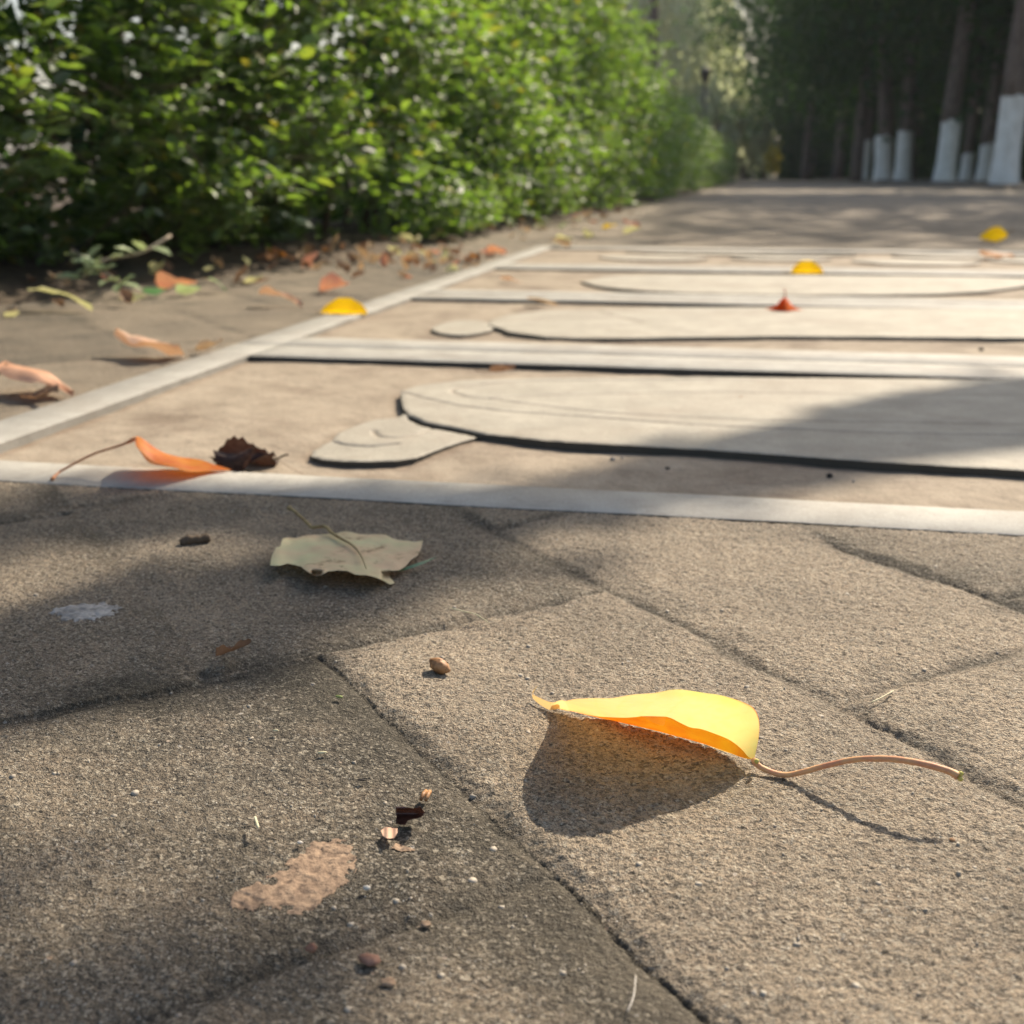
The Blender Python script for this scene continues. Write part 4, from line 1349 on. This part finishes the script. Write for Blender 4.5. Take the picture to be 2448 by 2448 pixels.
def sprigs(n, y0, y1, depth, lsize, nleaf, slen, pw=1.0):
    """sprigs: a stem with leaves in pairs. returns leaf P,D,U,size and stem paths"""
    y = y0 + (y1 - y0) * RNG.random(n) ** pw
    zt = top_z(y)
    z = .04 + (zt - .04) * RNG.random(n)
    dp = np.abs(RNG.normal(0, 1, n)) * depth * .5
    lump_ = 0.16 * fbm(y * 3.1, z * 4.2, 3, 5) + 0.06 * fbm(y * 11, z * 11, 2, 8)
    under = np.clip((.10 - z) / .10, 0, 1) * .04
    x = face_x(y) - dp + lump_ - under + .05
    # gaps: dark hollows between the boughs, wider near the camera end
    dens = fbm(y * 2.6 + 3, z * 4.0, 3, 77) + 0.35 * np.clip((z - .45) * 1.2, -.4, .5) + .0 + 0.16 * np.clip(y - 1.9, -.8, 1.6)
    x = np.where(dens < RNG.normal(.02, .05, n), x - .26, x)
    root = np.stack([x, y, z], 1)
    th = RNG.normal(0, .7, n)
    el = RNG.normal(.25, .55, n)
    out = np.stack([np.cos(el) * np.cos(th), -np.cos(el) * np.sin(th) * 0.9 - .15, np.sin(el)], 1)
    out /= np.linalg.norm(out, axis=1, keepdims=True)
    L = slen * RNG.uniform(.6, 1.3, n)
    P, D, U, S, ST = [], [], [], [], []
    upv = np.array([0, 0, 1.0])
    for k_ in range(nleaf):
        t = (k_ // 2 + .6) / (nleaf / 2)
        sag = -0.35 * t * t
        pos = root + out * (L * (t - .75))[:, None] + np.array([0, 0, 1.0]) * (L * sag)[:, None] * .5
        side = np.cross(out, upv)
        side /= np.linalg.norm(side, axis=1, keepdims=True)
        sg = 1 if k_ % 2 else -1
        d = out * .55 + side * sg * .9 + RNG.normal(0, .28, (n, 3))
        u = upv * .8 + np.array([SUNV.x, SUNV.y, SUNV.z]) * .2 + RNG.normal(0, .38, (n, 3))
        P.append(pos)
        D.append(d)
        U.append(u)
        S.append(lsize * RNG.uniform(.7, 1.2, n) * (1.05 - .35 * t))
    tipd = root + out * (L * .3)[:, None]
    base = root - out * (L * .75)[:, None]
    return np.concatenate(P), np.concatenate(D), np.concatenate(U), np.concatenate(S), base, tipd


hedge = tag(empty('hedge', (-1.2, 3, 0)), 'dense green hedge with small glossy leaves along the left of the path', 'hedge')
hp = np.array(hedge.location)
P1, D1, U1, S1, B1, T1 = sprigs(3000, 1.0, 2.6, .30, .034, 12, .16)
_tz = top_z
top_z = lambda y: np.full(np.shape(y), .17)
P0_, D0_, U0_, S0_, B0_, T0_ = sprigs(520, 1.0, 3.4, .10, .030, 12, .13)
top_z = _tz
# loose shoots standing out of the near face
_fx = face_x
face_x = lambda y: _fx(y) + .09
Pq, Dq, Uq, Sq, Bq, Tq = sprigs(150, 1.05, 2.6, .05, .036, 10, .20)
face_x = _fx
P0_, D0_, U0_, S0_ = np.concatenate([P0_, Pq]), np.concatenate([D0_, Dq]), np.concatenate([U0_, Uq]), np.concatenate([S0_, Sq])
B0_, T0_ = np.concatenate([B0_, Bq]), np.concatenate([T0_, Tq])
P1, D1, U1, S1 = np.concatenate([P1, P0_]), np.concatenate([D1, D0_]), np.concatenate([U1, U0_]), np.concatenate([S1, S0_])
B1, T1 = np.concatenate([B1, B0_]), np.concatenate([T1, T0_])
P2, D2, U2, S2, B2, T2 = sprigs(3600, 2.6, 6.5, .35, .036, 10, .15)
P3, D3, U3, S3, B3, T3 = sprigs(2600, 6.5, 30, .45, .055, 10, .26, 1.6)
# keep leaves off the ground
for P_ in (P1, P2, P3):
    P_[:, 2] = np.maximum(P_[:, 2], .012 + RNG.random(len(P_)) * .02)
# the 300 leaves that show largest become parts of their own
cx = np.array([0, 0, CAM_H])
score = S1 / np.linalg.norm(P1 - cx, axis=1) * (P1[:, 0] > face_x(P1[:, 1]) - .05)
vis = (P1[:, 1] > 1.02) & (P1[:, 0] / P1[:, 1] > -.80) & (P1[:, 2] < .15 + .135 * P1[:, 1])
idx = np.argsort(-(score * vis))[:290]
msk = np.ones(len(P1), bool)
msk[idx] = False
leafm = [mesh_from('leaf', LEAF_V, LEAF_F, M['hedge_leaf'], False, {'hue': np.full(7, h)}) for h in (.05, .3, .55, .8, .95)]
Fm = frames(D1[idx], U1[idx])
for n_, i in enumerate(idx):
    o_ = bpy.data.objects.new('leaf', leafm[n_ % 5 if n_ % 3 else 0])
    COL.objects.link(o_)
    o_.parent = hedge
    mat_ = Matrix([[Fm[n_][r][c] * S1[i] for c in range(3)] + [P1[i][r] - hp[r]] for r in range(3)] + [[0, 0, 0, 1]])
    o_.matrix_local = mat_
tag(link('foliage', leaves_to_mesh('foliage', P1[msk] - hp, D1[msk], U1[msk], S1[msk], M['hedge_leaf']), hedge), kind='stuff')
tag(link('foliage', leaves_to_mesh('foliage', P2 - hp, D2, U2, S2, M['hedge_leaf']), hedge), kind='stuff')
tag(link('foliage', leaves_to_mesh('foliage', P3 - hp, D3, U3, S3, M['hedge_leaf']), hedge), kind='stuff')
# dense shaded interior: bigger old leaves behind the face
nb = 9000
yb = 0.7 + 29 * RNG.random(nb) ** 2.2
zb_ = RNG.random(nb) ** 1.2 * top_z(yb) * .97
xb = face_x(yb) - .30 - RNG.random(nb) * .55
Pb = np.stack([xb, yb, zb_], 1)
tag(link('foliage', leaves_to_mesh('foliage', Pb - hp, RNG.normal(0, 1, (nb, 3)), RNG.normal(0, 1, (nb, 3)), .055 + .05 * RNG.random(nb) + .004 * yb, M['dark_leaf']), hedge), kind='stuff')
b = Buf()
for i in range(900):
    k_ = i % len(B1)
    p0, p1 = B1[k_], T1[k_]
    v, f = tube_data([p0, (p0 + p1) / 2 + np.array([0, 0, .01]), p1], [.0016, .0012, .0007], 4)
    b.add(v, f)
for i in range(26):
    y_ = 1.0 + 3 * random.random()
    x_ = float(face_x(y_)) - random.uniform(.25, .5)
    v, f = tube_data(smooth_path([(x_, y_, -.03), (x_ + random.uniform(-.05, .08), y_ + random.uniform(-.1, .1), .35), (x_ + random.uniform(-.1, .15), y_ + random.uniform(-.2, .2), .9)], 8), [.009, .008, .007, .006, .005, .004, .003, .002], 6, .1)
    b.add(v, f)
tag(link('stems', mesh_from('stems', np.array(b.v) - hp, b.f, M['twig']), hedge), kind='stuff')

# soil bed under the hedge, with an uneven edge and a little height
X = np.concatenate([np.linspace(-6, -1.4, 8), np.linspace(-1.3, -.5, 60)])
Y = np.concatenate([np.linspace(-1, 0.7, 8), grow(.75, .012, 1.012, 60)])
gx, gy = np.meshgrid(X, Y)
edge_ = face_x(gy) + .02 + .05 * fbm(gy * 8, gx * 0, 3, 4)
gz = -.012 + .020 * sstep(0, .06, edge_ - gx) + .012 * fbm(gx * 30, gy * 30, 3, 2) * sstep(0, .03, edge_ - gx) + .02 * sstep(.1, .6, edge_ - gx)
tag(link('soil_bed', mesh_from('soil_bed', np.stack([gx.ravel(), gy.ravel(), gz.ravel()], 1), grid_quads(len(X), len(Y)), M['soil'])), kind='structure')
# right verge
X = np.linspace(2.78, 40, 60) ** 1.0
X = np.concatenate([[2.80, 2.83, 2.86, 2.92], np.linspace(3.0, 30, 40)])
Y = grow(-2, .2, 1.02, 120)
gx, gy = np.meshgrid(X, Y)
gz = -.02 + .075 * sstep(2.80, 2.90, gx + .02 * fbm(gy * 3, gx, 2, 4)) + .03 * fbm(gx * 1.5, gy * 1.5, 3, 2)
verge_mat = mat_plain('dry_verge_soil', (.085, .070, .052), (.20, .165, .12), 5, .95, .02)
tag(link('verge', mesh_from('verge', np.stack([gx.ravel(), gy.ravel(), gz.ravel()], 1), grid_quads(len(X), len(Y)), verge_mat)), kind='structure')

# fallen sprig in front of the hedge foot
so = at(300, 690, 0)
fs = tag(empty('fallen_sprig', so), 'pale leafy sprig lying on the litter at the hedge foot', 'sprig')
s0, s1 = at(160, 655, .055), at(520, 700, .004)
main_ = smooth_path([on_wall(408, 563, 1.50), on_wall(340, 602, 1.46), on_wall(240, 625, 1.42), on_wall(196, 665, 1.40)], 14)
tube('twig', main_, [.0022] * 6 + [.0016] * 8, M['pale_twig'], fs, 6, so)
cross = smooth_path([on_wall(170, 598, 1.45), on_wall(215, 625, 1.43), on_wall(255, 655, 1.40), on_wall(290, 676, 1.39)], 12)
tube('twig', cross, [.0014] * 12, M['pale_twig'], fs, 6, so)
sl = mesh_from('leaf', LEAF_V, LEAF_F, DRY['palegreen'], False)
for i in range(26):
    path_ = main_ if i % 2 else cross
    p = path_[random.randrange(2, len(path_))] - so
    d = Vector((random.uniform(-1, 1), random.uniform(-1, .2), random.uniform(-.3, .5)))
    q = Vector((0, 0, 1)) + Vector((random.uniform(-.4, .4), random.uniform(-.6, .1), 0))
    fm = frames(np.array([d]), np.array([q]))[0]
    s_ = random.uniform(.022, .036)
    o_ = bpy.data.objects.new('leaf', sl)
    COL.objects.link(o_)
    o_.parent = fs
    o_.matrix_local = Matrix([[fm[r][c] * s_ for c in range(3)] + [p[r]] for r in range(3)] + [[0, 0, 0, 1]])

# litter along the hedge foot
LIT = [('tan', 'small tan dead leaf in the litter along the hedge foot'), ('brown', 'small brown dead leaf in the litter along the hedge foot'), ('orange', 'small rust orange dead leaf in the litter along the hedge foot'), ('cream', 'small cream coloured leaf in the litter along the hedge foot'), ('pink', 'small pinkish leaf in the litter along the hedge foot')]
lmesh = {(c, s_): leaf_mesh('litter_leaf', .034, .022, DRY[c], .5 + .3 * s_, 1.0, .3, .3, .6, 60 + s_, 9, 5) for c, _ in LIT for s_ in (0, 1, 2)}
for i in range(170):
    ci = random.choices(range(5), [6, 5, .6, 2.5, 2.0])[0]
    if i < 90:
        px_ = random.triangular(600, 1290, 950)
        y_ = 600 + (px_ - 1290) * -.05 + random.gauss(6, 16)
        p = at(px_, max(y_, 570), .002)
    else:
        yy = random.uniform(1.15, 5.5)
        p = Vector((float(face_x(np.array([yy]))[0]) + random.gauss(.0, .07), yy, .004))
    lim = float(face_x(np.array([p.y]))[0])
    p.x = min(max(p.x, lim - .12), -.47)
    if p.x < lim + .03:
        p.z = .014
    o_ = bpy.data.objects.new('litter_leaf', lmesh[(LIT[ci][0], random.randrange(3))])
    COL.objects.link(o_)
    o_.location = p
    o_.rotation_euler = (R_(random.gauss(-12, 22)), R_(random.gauss(0, 15)), random.uniform(0, 6.28))
    s_ = random.uniform(.5, 1.1)
    o_.scale = (s_, s_, s_)
    tag(o_, LIT[ci][1], 'leaf', LIT[ci][0] + ' leaves in the litter at the hedge foot')
# a few pale leaves scattered over the far paving
for i, (px_, py_, c_) in enumerate(((1300, 548, 'cream'), (1325, 585, 'cream'), (1490, 560, 'cream'), (1440, 545, 'yellow'), (1400, 566, 'cream'), (1365, 590, 'tan'), (1262, 556, 'tan'), (1530, 545, 'pink'), (1345, 545, 'palegreen'))):
    o_ = bpy.data.objects.new('fallen_leaf', leaf_mesh('fallen_leaf', .055, .035, DRY[c_], .5, .8, .2, .2, .6, 90 + i, 9, 5))
    COL.objects.link(o_)
    o_.location = at(px_, py_, .002)
    o_.rotation_euler = (R_(-15), 0, random.uniform(0, 6))
    tag(o_, 'small pale leaf lying on the shaded paving beyond the panels', 'leaf', 'small leaves on the shaded paving')

# ------------------------------------------------------------------ trees
QUAD_V = np.array([(0, 0, 0), (.5, .32, .06), (1, 0, -.05), (.5, -.32, .06)])
QUAD_F = np.array([(0, 1, 2, 3)])


def crown_points(n, rx_, ry_, rz_, seed, clump=60, box=2.4):
    r = np.random.default_rng(seed)
    c = r.normal(0, 1, (clump, 3))
    c /= np.linalg.norm(c, axis=1, keepdims=True)
    # superellipsoid shell positions
    k_ = (np.abs(c) ** box).sum(1) ** (-1 / box)
    c = c * k_[:, None] * (r.random(clump)[:, None] ** .35)
    c *= np.array([rx_, ry_, rz_]) * .82
    ci = r.integers(0, clump, n)
    p = c[ci] + r.normal(0, 1, (n, 3)) * np.array([rx_, ry_, rz_]) * .16
    return p


def crown_mesh(name, n, rx_, ry_, rz_, leaf, mat, seed, droop=0.0, clump=60):
    p = crown_points(n, rx_, ry_, rz_, seed, clump)
    r = np.random.default_rng(seed + 1)
    d = r.normal(0, 1, (n, 3))
    d[:, 2] -= droop
    return leaves_to_mesh(name, p, d, r.normal(0, 1, (n, 3)) + np.array([0, 0, .6]), leaf * r.uniform(.6, 1.3, n), mat, None, QUAD_V, QUAD_F)


def trunk_mesh(h, r, lean, seed, z0=0.0, top_r=.5, limbs=5, crown_r=2.0):
    rr = random.Random(seed)
    pts = [(0, 0, z0), (lean * .3, rr.uniform(-.05, .05), h * .3), (lean * .7, rr.uniform(-.1, .1), h * .65), (lean, 0, h)]
    path = smooth_path(pts, 14)
    path = [p for p in path if p.z >= z0 - .01]
    b_ = Buf()
    v, f = tube_data(path, [r * (1.0 - (1 - top_r) * i / (len(path) - 1)) for i in range(len(path))], 12, .05)
    b_.add(v, f)
    for k_ in range(limbs):
        p = path[int(len(path) * (.45 + .5 * k_ / limbs))]
        a = rr.uniform(0, 6.28)
        q = p + Vector((math.cos(a), math.sin(a), .8)) * crown_r * .5
        v, f = tube_data([p, (p + q) / 2 + Vector((0, 0, -.1)), q], [r * .42, r * .3, r * .12], 6, .05)
        b_.add(v, f)
    return b_


def wash_mesh(r, h, lean_at, seed):
    rr = random.Random(seed)
    V, F = [], []
    n, m_ = 18, 7
    for i in range(m_):
        for k_ in range(n):
            a = 6.283 * k_ / n
            z = h * i / (m_ - 1)
            if i == m_ - 1:
                z += rr.uniform(-.03, .03)
            R = (r + .012) * (1.22 - .22 * min(1, z / .35)) * (1 + rr.uniform(-.02, .02))
            V.append((R * math.cos(a) + lean_at * z, R * math.sin(a), z))
    for i in range(m_ - 1):
        for k_ in range(n):
            k2 = (k_ + 1) % n
            F.append((i * n + k_, i * n + k2, (i + 1) * n + k2, (i + 1) * n + k_))
    return mesh_from('whitewash', V, F, M['whitewash'])


DCROWN = [crown_mesh('crown', 5200, 3.0, 3.0, 3.7, .20, M['dark_leaf'], 200 + i) for i in range(3)]


def path_tree(loc, r, wash, label, seed, h=8.0, lean=.2, cz=5.3, cs=(1, 1, 1), crown=True, name='tree', group='whitewashed trees right of the path', dx=0.0):
    t = tag(empty(name, loc), label, 'tree', group)
    link('trunk', trunk_mesh(h, r, lean, seed, wash - .05 if wash else -.05).mesh('trunk', M['bark']), t)
    if wash:
        link('whitewash', wash_mesh(r, wash, lean / h, seed), t)
    if crown:
        c = link('crown', DCROWN[seed % 3], t, (lean * .5, 0, cz))
        c.scale = cs
        c.rotation_euler = (0, 0, seed * 1.3)
        c.location.x += dx
    return t


def gz_(x):
    return 0.035
path_tree(Vector((3.17, 16.7, .03)), .145, 1.10, 'whitewashed tree nearest the right picture edge, widest white trunk', 1, lean=.1, cz=6.6, cs=(.9, .9, 1.0))
path_tree(Vector((3.50, 24.0, .03)), .165, 1.12, 'whitewashed tree standing alone left of the widest white trunk', 2, lean=.3)
path_tree(far_at(2158, 29.8, .03), .17, 1.12, 'right one of the two whitewashed trees standing close together', 3, lean=-.1)
path_tree(far_at(2112, 30.5, .03), .19, 1.05, 'left one of the two whitewashed trees standing close together', 4, lean=-.5)
path_tree(far_at(2068, 36, .02), .13, 1.1, 'small whitewashed trunk farthest left in the row', 5, lean=.1)
path_tree(far_at(2308, 28, .03), .11, .60, 'thin far whitewashed trunk between the two nearest ones', 6, lean=.2)
path_tree(far_at(2352, 26, .03), .13, .76, 'greyish whitewashed trunk just left of the widest one', 7, lean=.2)
path_tree(far_at(1714, 66, 0), .30, 1.2, 'far whitewashed trunk behind the hedge end, left of the path end', 8, crown=False, group='far pale trunks left of the path end')
path_tree(far_at(1740, 72, 0), .26, 1.3, 'second far whitewashed trunk beside the path end', 9, crown=False, group='far pale trunks left of the path end')
# dark trees crowding over the far path and behind the row
spots = [(2.0, 50, 5.2), (3.6, 42, 5.4), (4.6, 38, 4.6), (2.6, 58, 4.0), (5.6, 31, 5.0), (6.2, 24, 5.0), (7.5, 19, 5.2), (8.5, 28, 5), (10, 38, 5), (7.5, 46, 5), (12, 24, 5), (5.2, 54, 4), (9.5, 58, 5), (14, 34, 5), (.6, 70, 4.2), (3.6, 72, 4.2), (8, 75, 5)]
for i, (x_, y_, cz) in enumerate(spots):
    front = i in (0, 1, 2, 3)
    path_tree(Vector((x_, y_, .02)), .16, 0, 'dark green tree in the shaded wood right of the path', 20 + i, cz=cz - .4, cs=(1.3, 1.2, 1.0) if i < 2 else (1.15, 1.15, 1.15), group='dark trees of the wood')
path_tree(Vector((3.0, 46, .02)), .2, 0, 'tallest dark tree, its crown leaning out over the path end', 47, cz=5.6, cs=(1.15, 1.1, .85), dx=-2.2, group='dark trees of the wood')
path_tree(Vector((2.7, 34, .02)), .17, 0, 'dark tree with branches reaching out over the path', 48, cz=4.9, cs=(1.0, 1.0, .85), dx=-.9, group='dark trees of the wood')
# undergrowth closing the view below the crowns: a far wood nobody could count
nw = 42000
q = RNG.random((nw, 3))
yw = 26 + 62 * q[:, 1]
xw = np.where(q[:, 0] < .72, np.where(yw < 40, 6.4, 4.6) + (yw * .26) * RNG.random(nw) * 1.1, yw * .012 + 1.0 + 4.0 * RNG.random(nw))
yw = np.where(q[:, 0] < .72, yw, 60 + 28 * q[:, 1])
zw = 7.5 * q[:, 2] ** 1.25
Pw = np.stack([xw, yw, zw], 1)
tag(link('woodland', leaves_to_mesh('woodland', Pw, RNG.normal(0, 1, (nw, 3)), RNG.normal(0, 1, (nw, 3)) + np.array([0, 0, .5]), .38 + .3 * RNG.random(nw), M['dark_leaf'], None, QUAD_V, QUAD_F)), 'dark undergrowth of the wood behind the whitewashed trees', 'woodland', kind='stuff')

# pale willows left of the path, behind the hedge
def willow(loc, h, r, seed, label, n=5400):
    t = tag(empty('willow_tree', loc), label, 'tree', 'pale willows left of the path')
    link('trunk', trunk_mesh(h * .7, .16, .2, seed, -.05, .5, 5, r).mesh('trunk', M['bark']), t)
    rr = np.random.default_rng(seed)
    ns = n // 14
    a = rr.random(ns) * 6.283
    rad = r * rr.random(ns) ** .5
    z0 = h * (.98 - .42 * (rad / r) ** 2) * rr.uniform(.8, 1.04, ns)
    ln = rr.uniform(.25, .75, ns) * h * .62
    P_, D_ = [], []
    for k_ in range(14):
        f = k_ / 13
        P_.append(np.stack([rad * np.cos(a) * (1 + .18 * f) + rr.normal(0, .05, ns), rad * np.sin(a) * (1 + .18 * f) + rr.normal(0, .05, ns), np.maximum(z0 - ln * f, .25)], 1))
        D_.append(np.stack([rr.normal(0, .35, ns), rr.normal(0, .35, ns), np.full(ns, -1.0)], 1))
    P_ = np.concatenate(P_)
    D_ = np.concatenate(D_)
    link('crown', leaves_to_mesh('crown', P_, D_, rr.normal(0, 1, (len(P_), 3)), .40 * rr.uniform(.6, 1.3, len(P_)), M['willow_leaf'], None, QUAD_V, QUAD_F), t)
    return t


willow(far_at(1600, 58, 0), 12.5, 3.0, 1, 'tallest pale willow behind the hedge, its top above the upper picture edge')
willow(far_at(1705, 56, 0), 4.8, 2.3, 2, 'low rounded pale willow left of the path end', 3000)
willow(far_at(1480, 60, 0), 13.5, 4.4, 3, 'broad pale willow behind the hedge, left of the dark trunk')
willow(far_at(1775, 66, 0), 3.4, 1.7, 4, 'farthest pale willow just left of the dark trees', 2400)
willow(far_at(1340, 60, 0), 13, 4.2, 5, 'pale willow mostly hidden behind the hedge top')
willow(far_at(1655, 70, 0), 9.0, 3.0, 6, 'pale willow behind the post, between its neighbours')
t = path_tree(far_at(1557, 20, 0), .095, 0, 'bare dark trunk rising behind the hedge before the willows', 12, h=7, lean=-.1, cz=6.9, cs=(.6, .6, .45), group=None)
# dark post with a wider cap
pp = far_at(1676, 22, 0)
post = tag(empty('lamp_post', pp), 'thin dark post with a wider cap beyond the hedge end', 'lamp post')
PM = mat_plain('dark_post_paint', (.07, .062, .055), (.11, .10, .09), 30, .6)
v, f = tube_data([(0, 0, -.05), (0, 0, .1), (0, 0, 1.0), (0, 0, 1.72)], [.06, .035, .030, .030], 10)
link('post', mesh_from('post', v, f, PM), post)
v, f = tube_data([(0, 0, 1.72), (0, 0, 1.76), (0, 0, 1.88), (0, 0, 1.90), (0, 0, 1.97)], [.04, .07, .09, .11, .02], 10)
link('cap', mesh_from('cap', v, f, PM, False), post)
# small yellow bush at the end of the path
yo = far_at(1846, 44, 0)
yb_ = tag(empty('yellow_bush', yo), 'small yellow leaved bush at the dark end of the path', 'bush')
link('foliage', crown_mesh('foliage', 420, .28, .3, .55, .13, M['yellow_bush_leaf'], 400, clump=14), yb_, (0, 0, .62))
tube('stem', [(0, 0, -.03), (.02, 0, .3), (0, .02, .7)], [.03, .025, .015], M['bark'], yb_, 6)
# far treeline on both sides so that the horizon is closed
for i, (x_, y_, s_) in enumerate(((4, 105, 1.5), (12, 110, 1.6), (22, 100, 1.6), (30, 85, 1.5))):
    path_tree(Vector((x_, y_, 0)), .25, 0, 'distant tree of the far tree line', 60 + i, cz=4.2, cs=(s_ * 1.5, s_, s_ * 1.1), group='far tree line')

nl = 5000
yl = 80 + 12 * RNG.random(nl)
tag(link('undergrowth', leaves_to_mesh('undergrowth', np.stack([-45 + 46 * RNG.random(nl), yl, 2.2 * RNG.random(nl) ** 1.3], 1), RNG.normal(0, 1, (nl, 3)), RNG.normal(0, 1, (nl, 3)), .5 + .5 * RNG.random(nl), M['dark_leaf'], None, QUAD_V, QUAD_F)), 'low distant undergrowth left of the path end', 'undergrowth', kind='stuff')

# ------------------------------------------------------------------ trees beside the path, just outside the picture on the right
SH = [crown_mesh('crown', 3300, 1.9, 1.5, 1.45, .15, M['dark_leaf'], 300 + i, clump=90) for i in range(2)]


def side_tree(x_, y_, cz, seed, label, cs=(1, 1, 1)):
    t = tag(empty('tree', (x_, y_, .03)), label, 'tree', 'trees beside the near path')
    link('trunk', trunk_mesh(cz + .4, .13, .1, seed, 1.05).mesh('trunk', M['bark']), t)
    link('whitewash', wash_mesh(.13, 1.1, .02, seed), t)
    c = link('crown', SH[seed % 2], t, (0.0, 0, cz))
    c.scale = cs
    return t


side_tree(3.45, 10.5, 4.75, 2, 'whitewashed tree casting its shade over the paving beyond the panels')
side_tree(3.6, 14.2, 5.0, 3, 'whitewashed tree just outside the right picture edge', (1.05, 1.0, 1.0))

# near tree with a long leafy limb that throws the soft bands of shade over the foreground
nt_ = tag(empty('tree', (3.3, 4.3, .03)), 'whitewashed tree with a long low limb reaching over the near paving', 'tree', 'trees beside the near path')
link('trunk', trunk_mesh(2.6, .13, -.1, 91, 1.05, .75, 0).mesh('trunk', M['bark']), nt_)
link('whitewash', wash_mesh(.11, 1.1, -.03, 91), nt_)
LB = Buf()
LP, LD = [], []


def shade_limb(ground, zs, radii, leaves=0, spread=.04):
    """a limb above the given ground track, along the direction of the sun"""
    pts = []
    for (gx_, gy_), z in zip(ground, zs):
        k_ = z / SUNV.z
        pts.append(Vector((gx_ + SUNV.x * k_, gy_ + SUNV.y * k_, z)))
    path = smooth_path(pts, 26)
    rad = [np.interp(i / 25, np.linspace(0, 1, len(radii)), radii) for i in range(26)]
    v, f = tube_data([p - nt_.location for p in path], rad, 8, .08)
    LB.add(v, f)
    for _ in range(leaves):
        k_ = random.randrange(2, 26)
        p = path[k_] - nt_.location
        LP.append(tuple(p + Vector((random.gauss(0, spread), random.gauss(0, spread), random.gauss(0, spread)))))
        LD.append((random.gauss(0, 1), random.gauss(0, 1), random.gauss(-.3, .6)))


def track(pts):
    return [tuple(at(a_, b_)[:2]) for a_, b_ in pts]


shade_limb([(2.0, 1.5), (1.0, 1.15), (.45, 1.0)] + track([(2448, 985), (2050, 1050), (1680, 1125), (1300, 1200), (1030, 1285), (780, 1385), (400, 1482), (0, 1590), (-450, 1700)]), [2.3, 2.2, 2.15, 2.1, 2.05, 2.0, 1.95, 1.9, 1.87, 1.83, 1.8, 1.75], [.10, .095, .09, .080, .055, .040, .034, .028, .026, .026, .026, .016], 520, .024)
shade_limb(track([(1450, 1185), (1000, 1218), (700, 1232), (300, 1245), (0, 1255), (-500, 1260)]), [1.97, 1.93, 1.9, 1.9, 1.9, 1.9], [.024, .021, .020, .020, .022, .02], 160, .014)
shade_limb(track([(2448, 950), (2750, 1000), (3300, 1010)]), [2.1, 2.1, 2.1], [.07, .05, .02], 200, .04)
shade_limb(track([(-450, 1700), (-520, 2200), (0, 2440), (350, 2390), (720, 2330)]), [1.75, 1.7, 1.7, 1.7, 1.7], [.014, .014, .014, .012, .006], 40, .006)
link('limb', LB.mesh('limb', M['bark']), nt_)
LP = np.array(LP)
LD = np.array(LD)
tag(link('foliage', leaves_to_mesh('foliage', LP, LD, RNG.normal(0, 1, LP.shape) + np.array([0, 0, 1.5]), RNG.uniform(.03, .055, len(LP)), M['hedge_leaf']), nt_), kind='stuff')

# unseen tree added behind the hedge; its bough darkens the hedge's near end
shade_tree = tag(empty('tree', (-1.95, 3.5, .0)), 'unseen small tree added behind the near end of the hedge to shade it', 'tree')
v, f = tube_data(smooth_path([(0, 0, -.05), (.05, 0, .8), (.15, 0, 1.5), (.3, 0, 2.1)], 10), [.05, .05, .045, .04, .04, .035, .035, .03, .03, .025], 8, .06)
link('trunk', mesh_from('trunk', v, f, M['bark']), shade_tree)
v, f = tube_data(smooth_path([(.2, 0, 1.8), (.8, -.05, 2.1), (1.4, -.1, 2.15), (1.95, .1, 2.1)], 12), [.03 - .002 * i for i in range(12)], 7, .06)
link('bough', mesh_from('bough', v, f, M['bark']), shade_tree)
LPb = []
for cxb, cyb, rb in ((1.50, -.25, .17), (1.72, .12, .20), (1.55, .45, .20), (1.25, -.05, .2)):
    LPb.append(np.random.default_rng(int(cxb * 100)).normal(0, 1, (290, 3)) * rb * .70 + np.array([cxb, cyb, 2.1]))
LPb = np.concatenate(LPb)
tag(link('foliage', leaves_to_mesh('foliage', LPb, RNG.normal(0, 1, LPb.shape), RNG.normal(0, 1, LPb.shape) + np.array([0, 0, 1.2]), RNG.uniform(.05, .085, len(LPb)), M['dark_leaf']), shade_tree), kind='stuff')

# ------------------------------------------------------------------ thin autumn mist
hz, nth, oh = new_mat('mist')
pv = nth.nodes.new('ShaderNodeVolumePrincipled')
pv.inputs['Color'].default_value = (0.93, 0.95, 1.0, 1)
pv.inputs['Density'].default_value = 0.0010
pv.inputs['Anisotropy'].default_value = 0.3
nth.links.new(pv.outputs[0], oh.inputs['Volume'])
x0, x1, y0, y1, z0, z1 = -255, 255, -65, 455, -1.1, 19
V = [(x, y, z) for x in (x0, x1) for y in (y0, y1) for z in (z0, z1)]
F = [(0, 1, 3, 2), (4, 6, 7, 5), (0, 4, 5, 1), (2, 3, 7, 6), (0, 2, 6, 4), (1, 5, 7, 3)]
tag(link('haze', mesh_from('haze', V, F, hz, False)), kind='stuff')
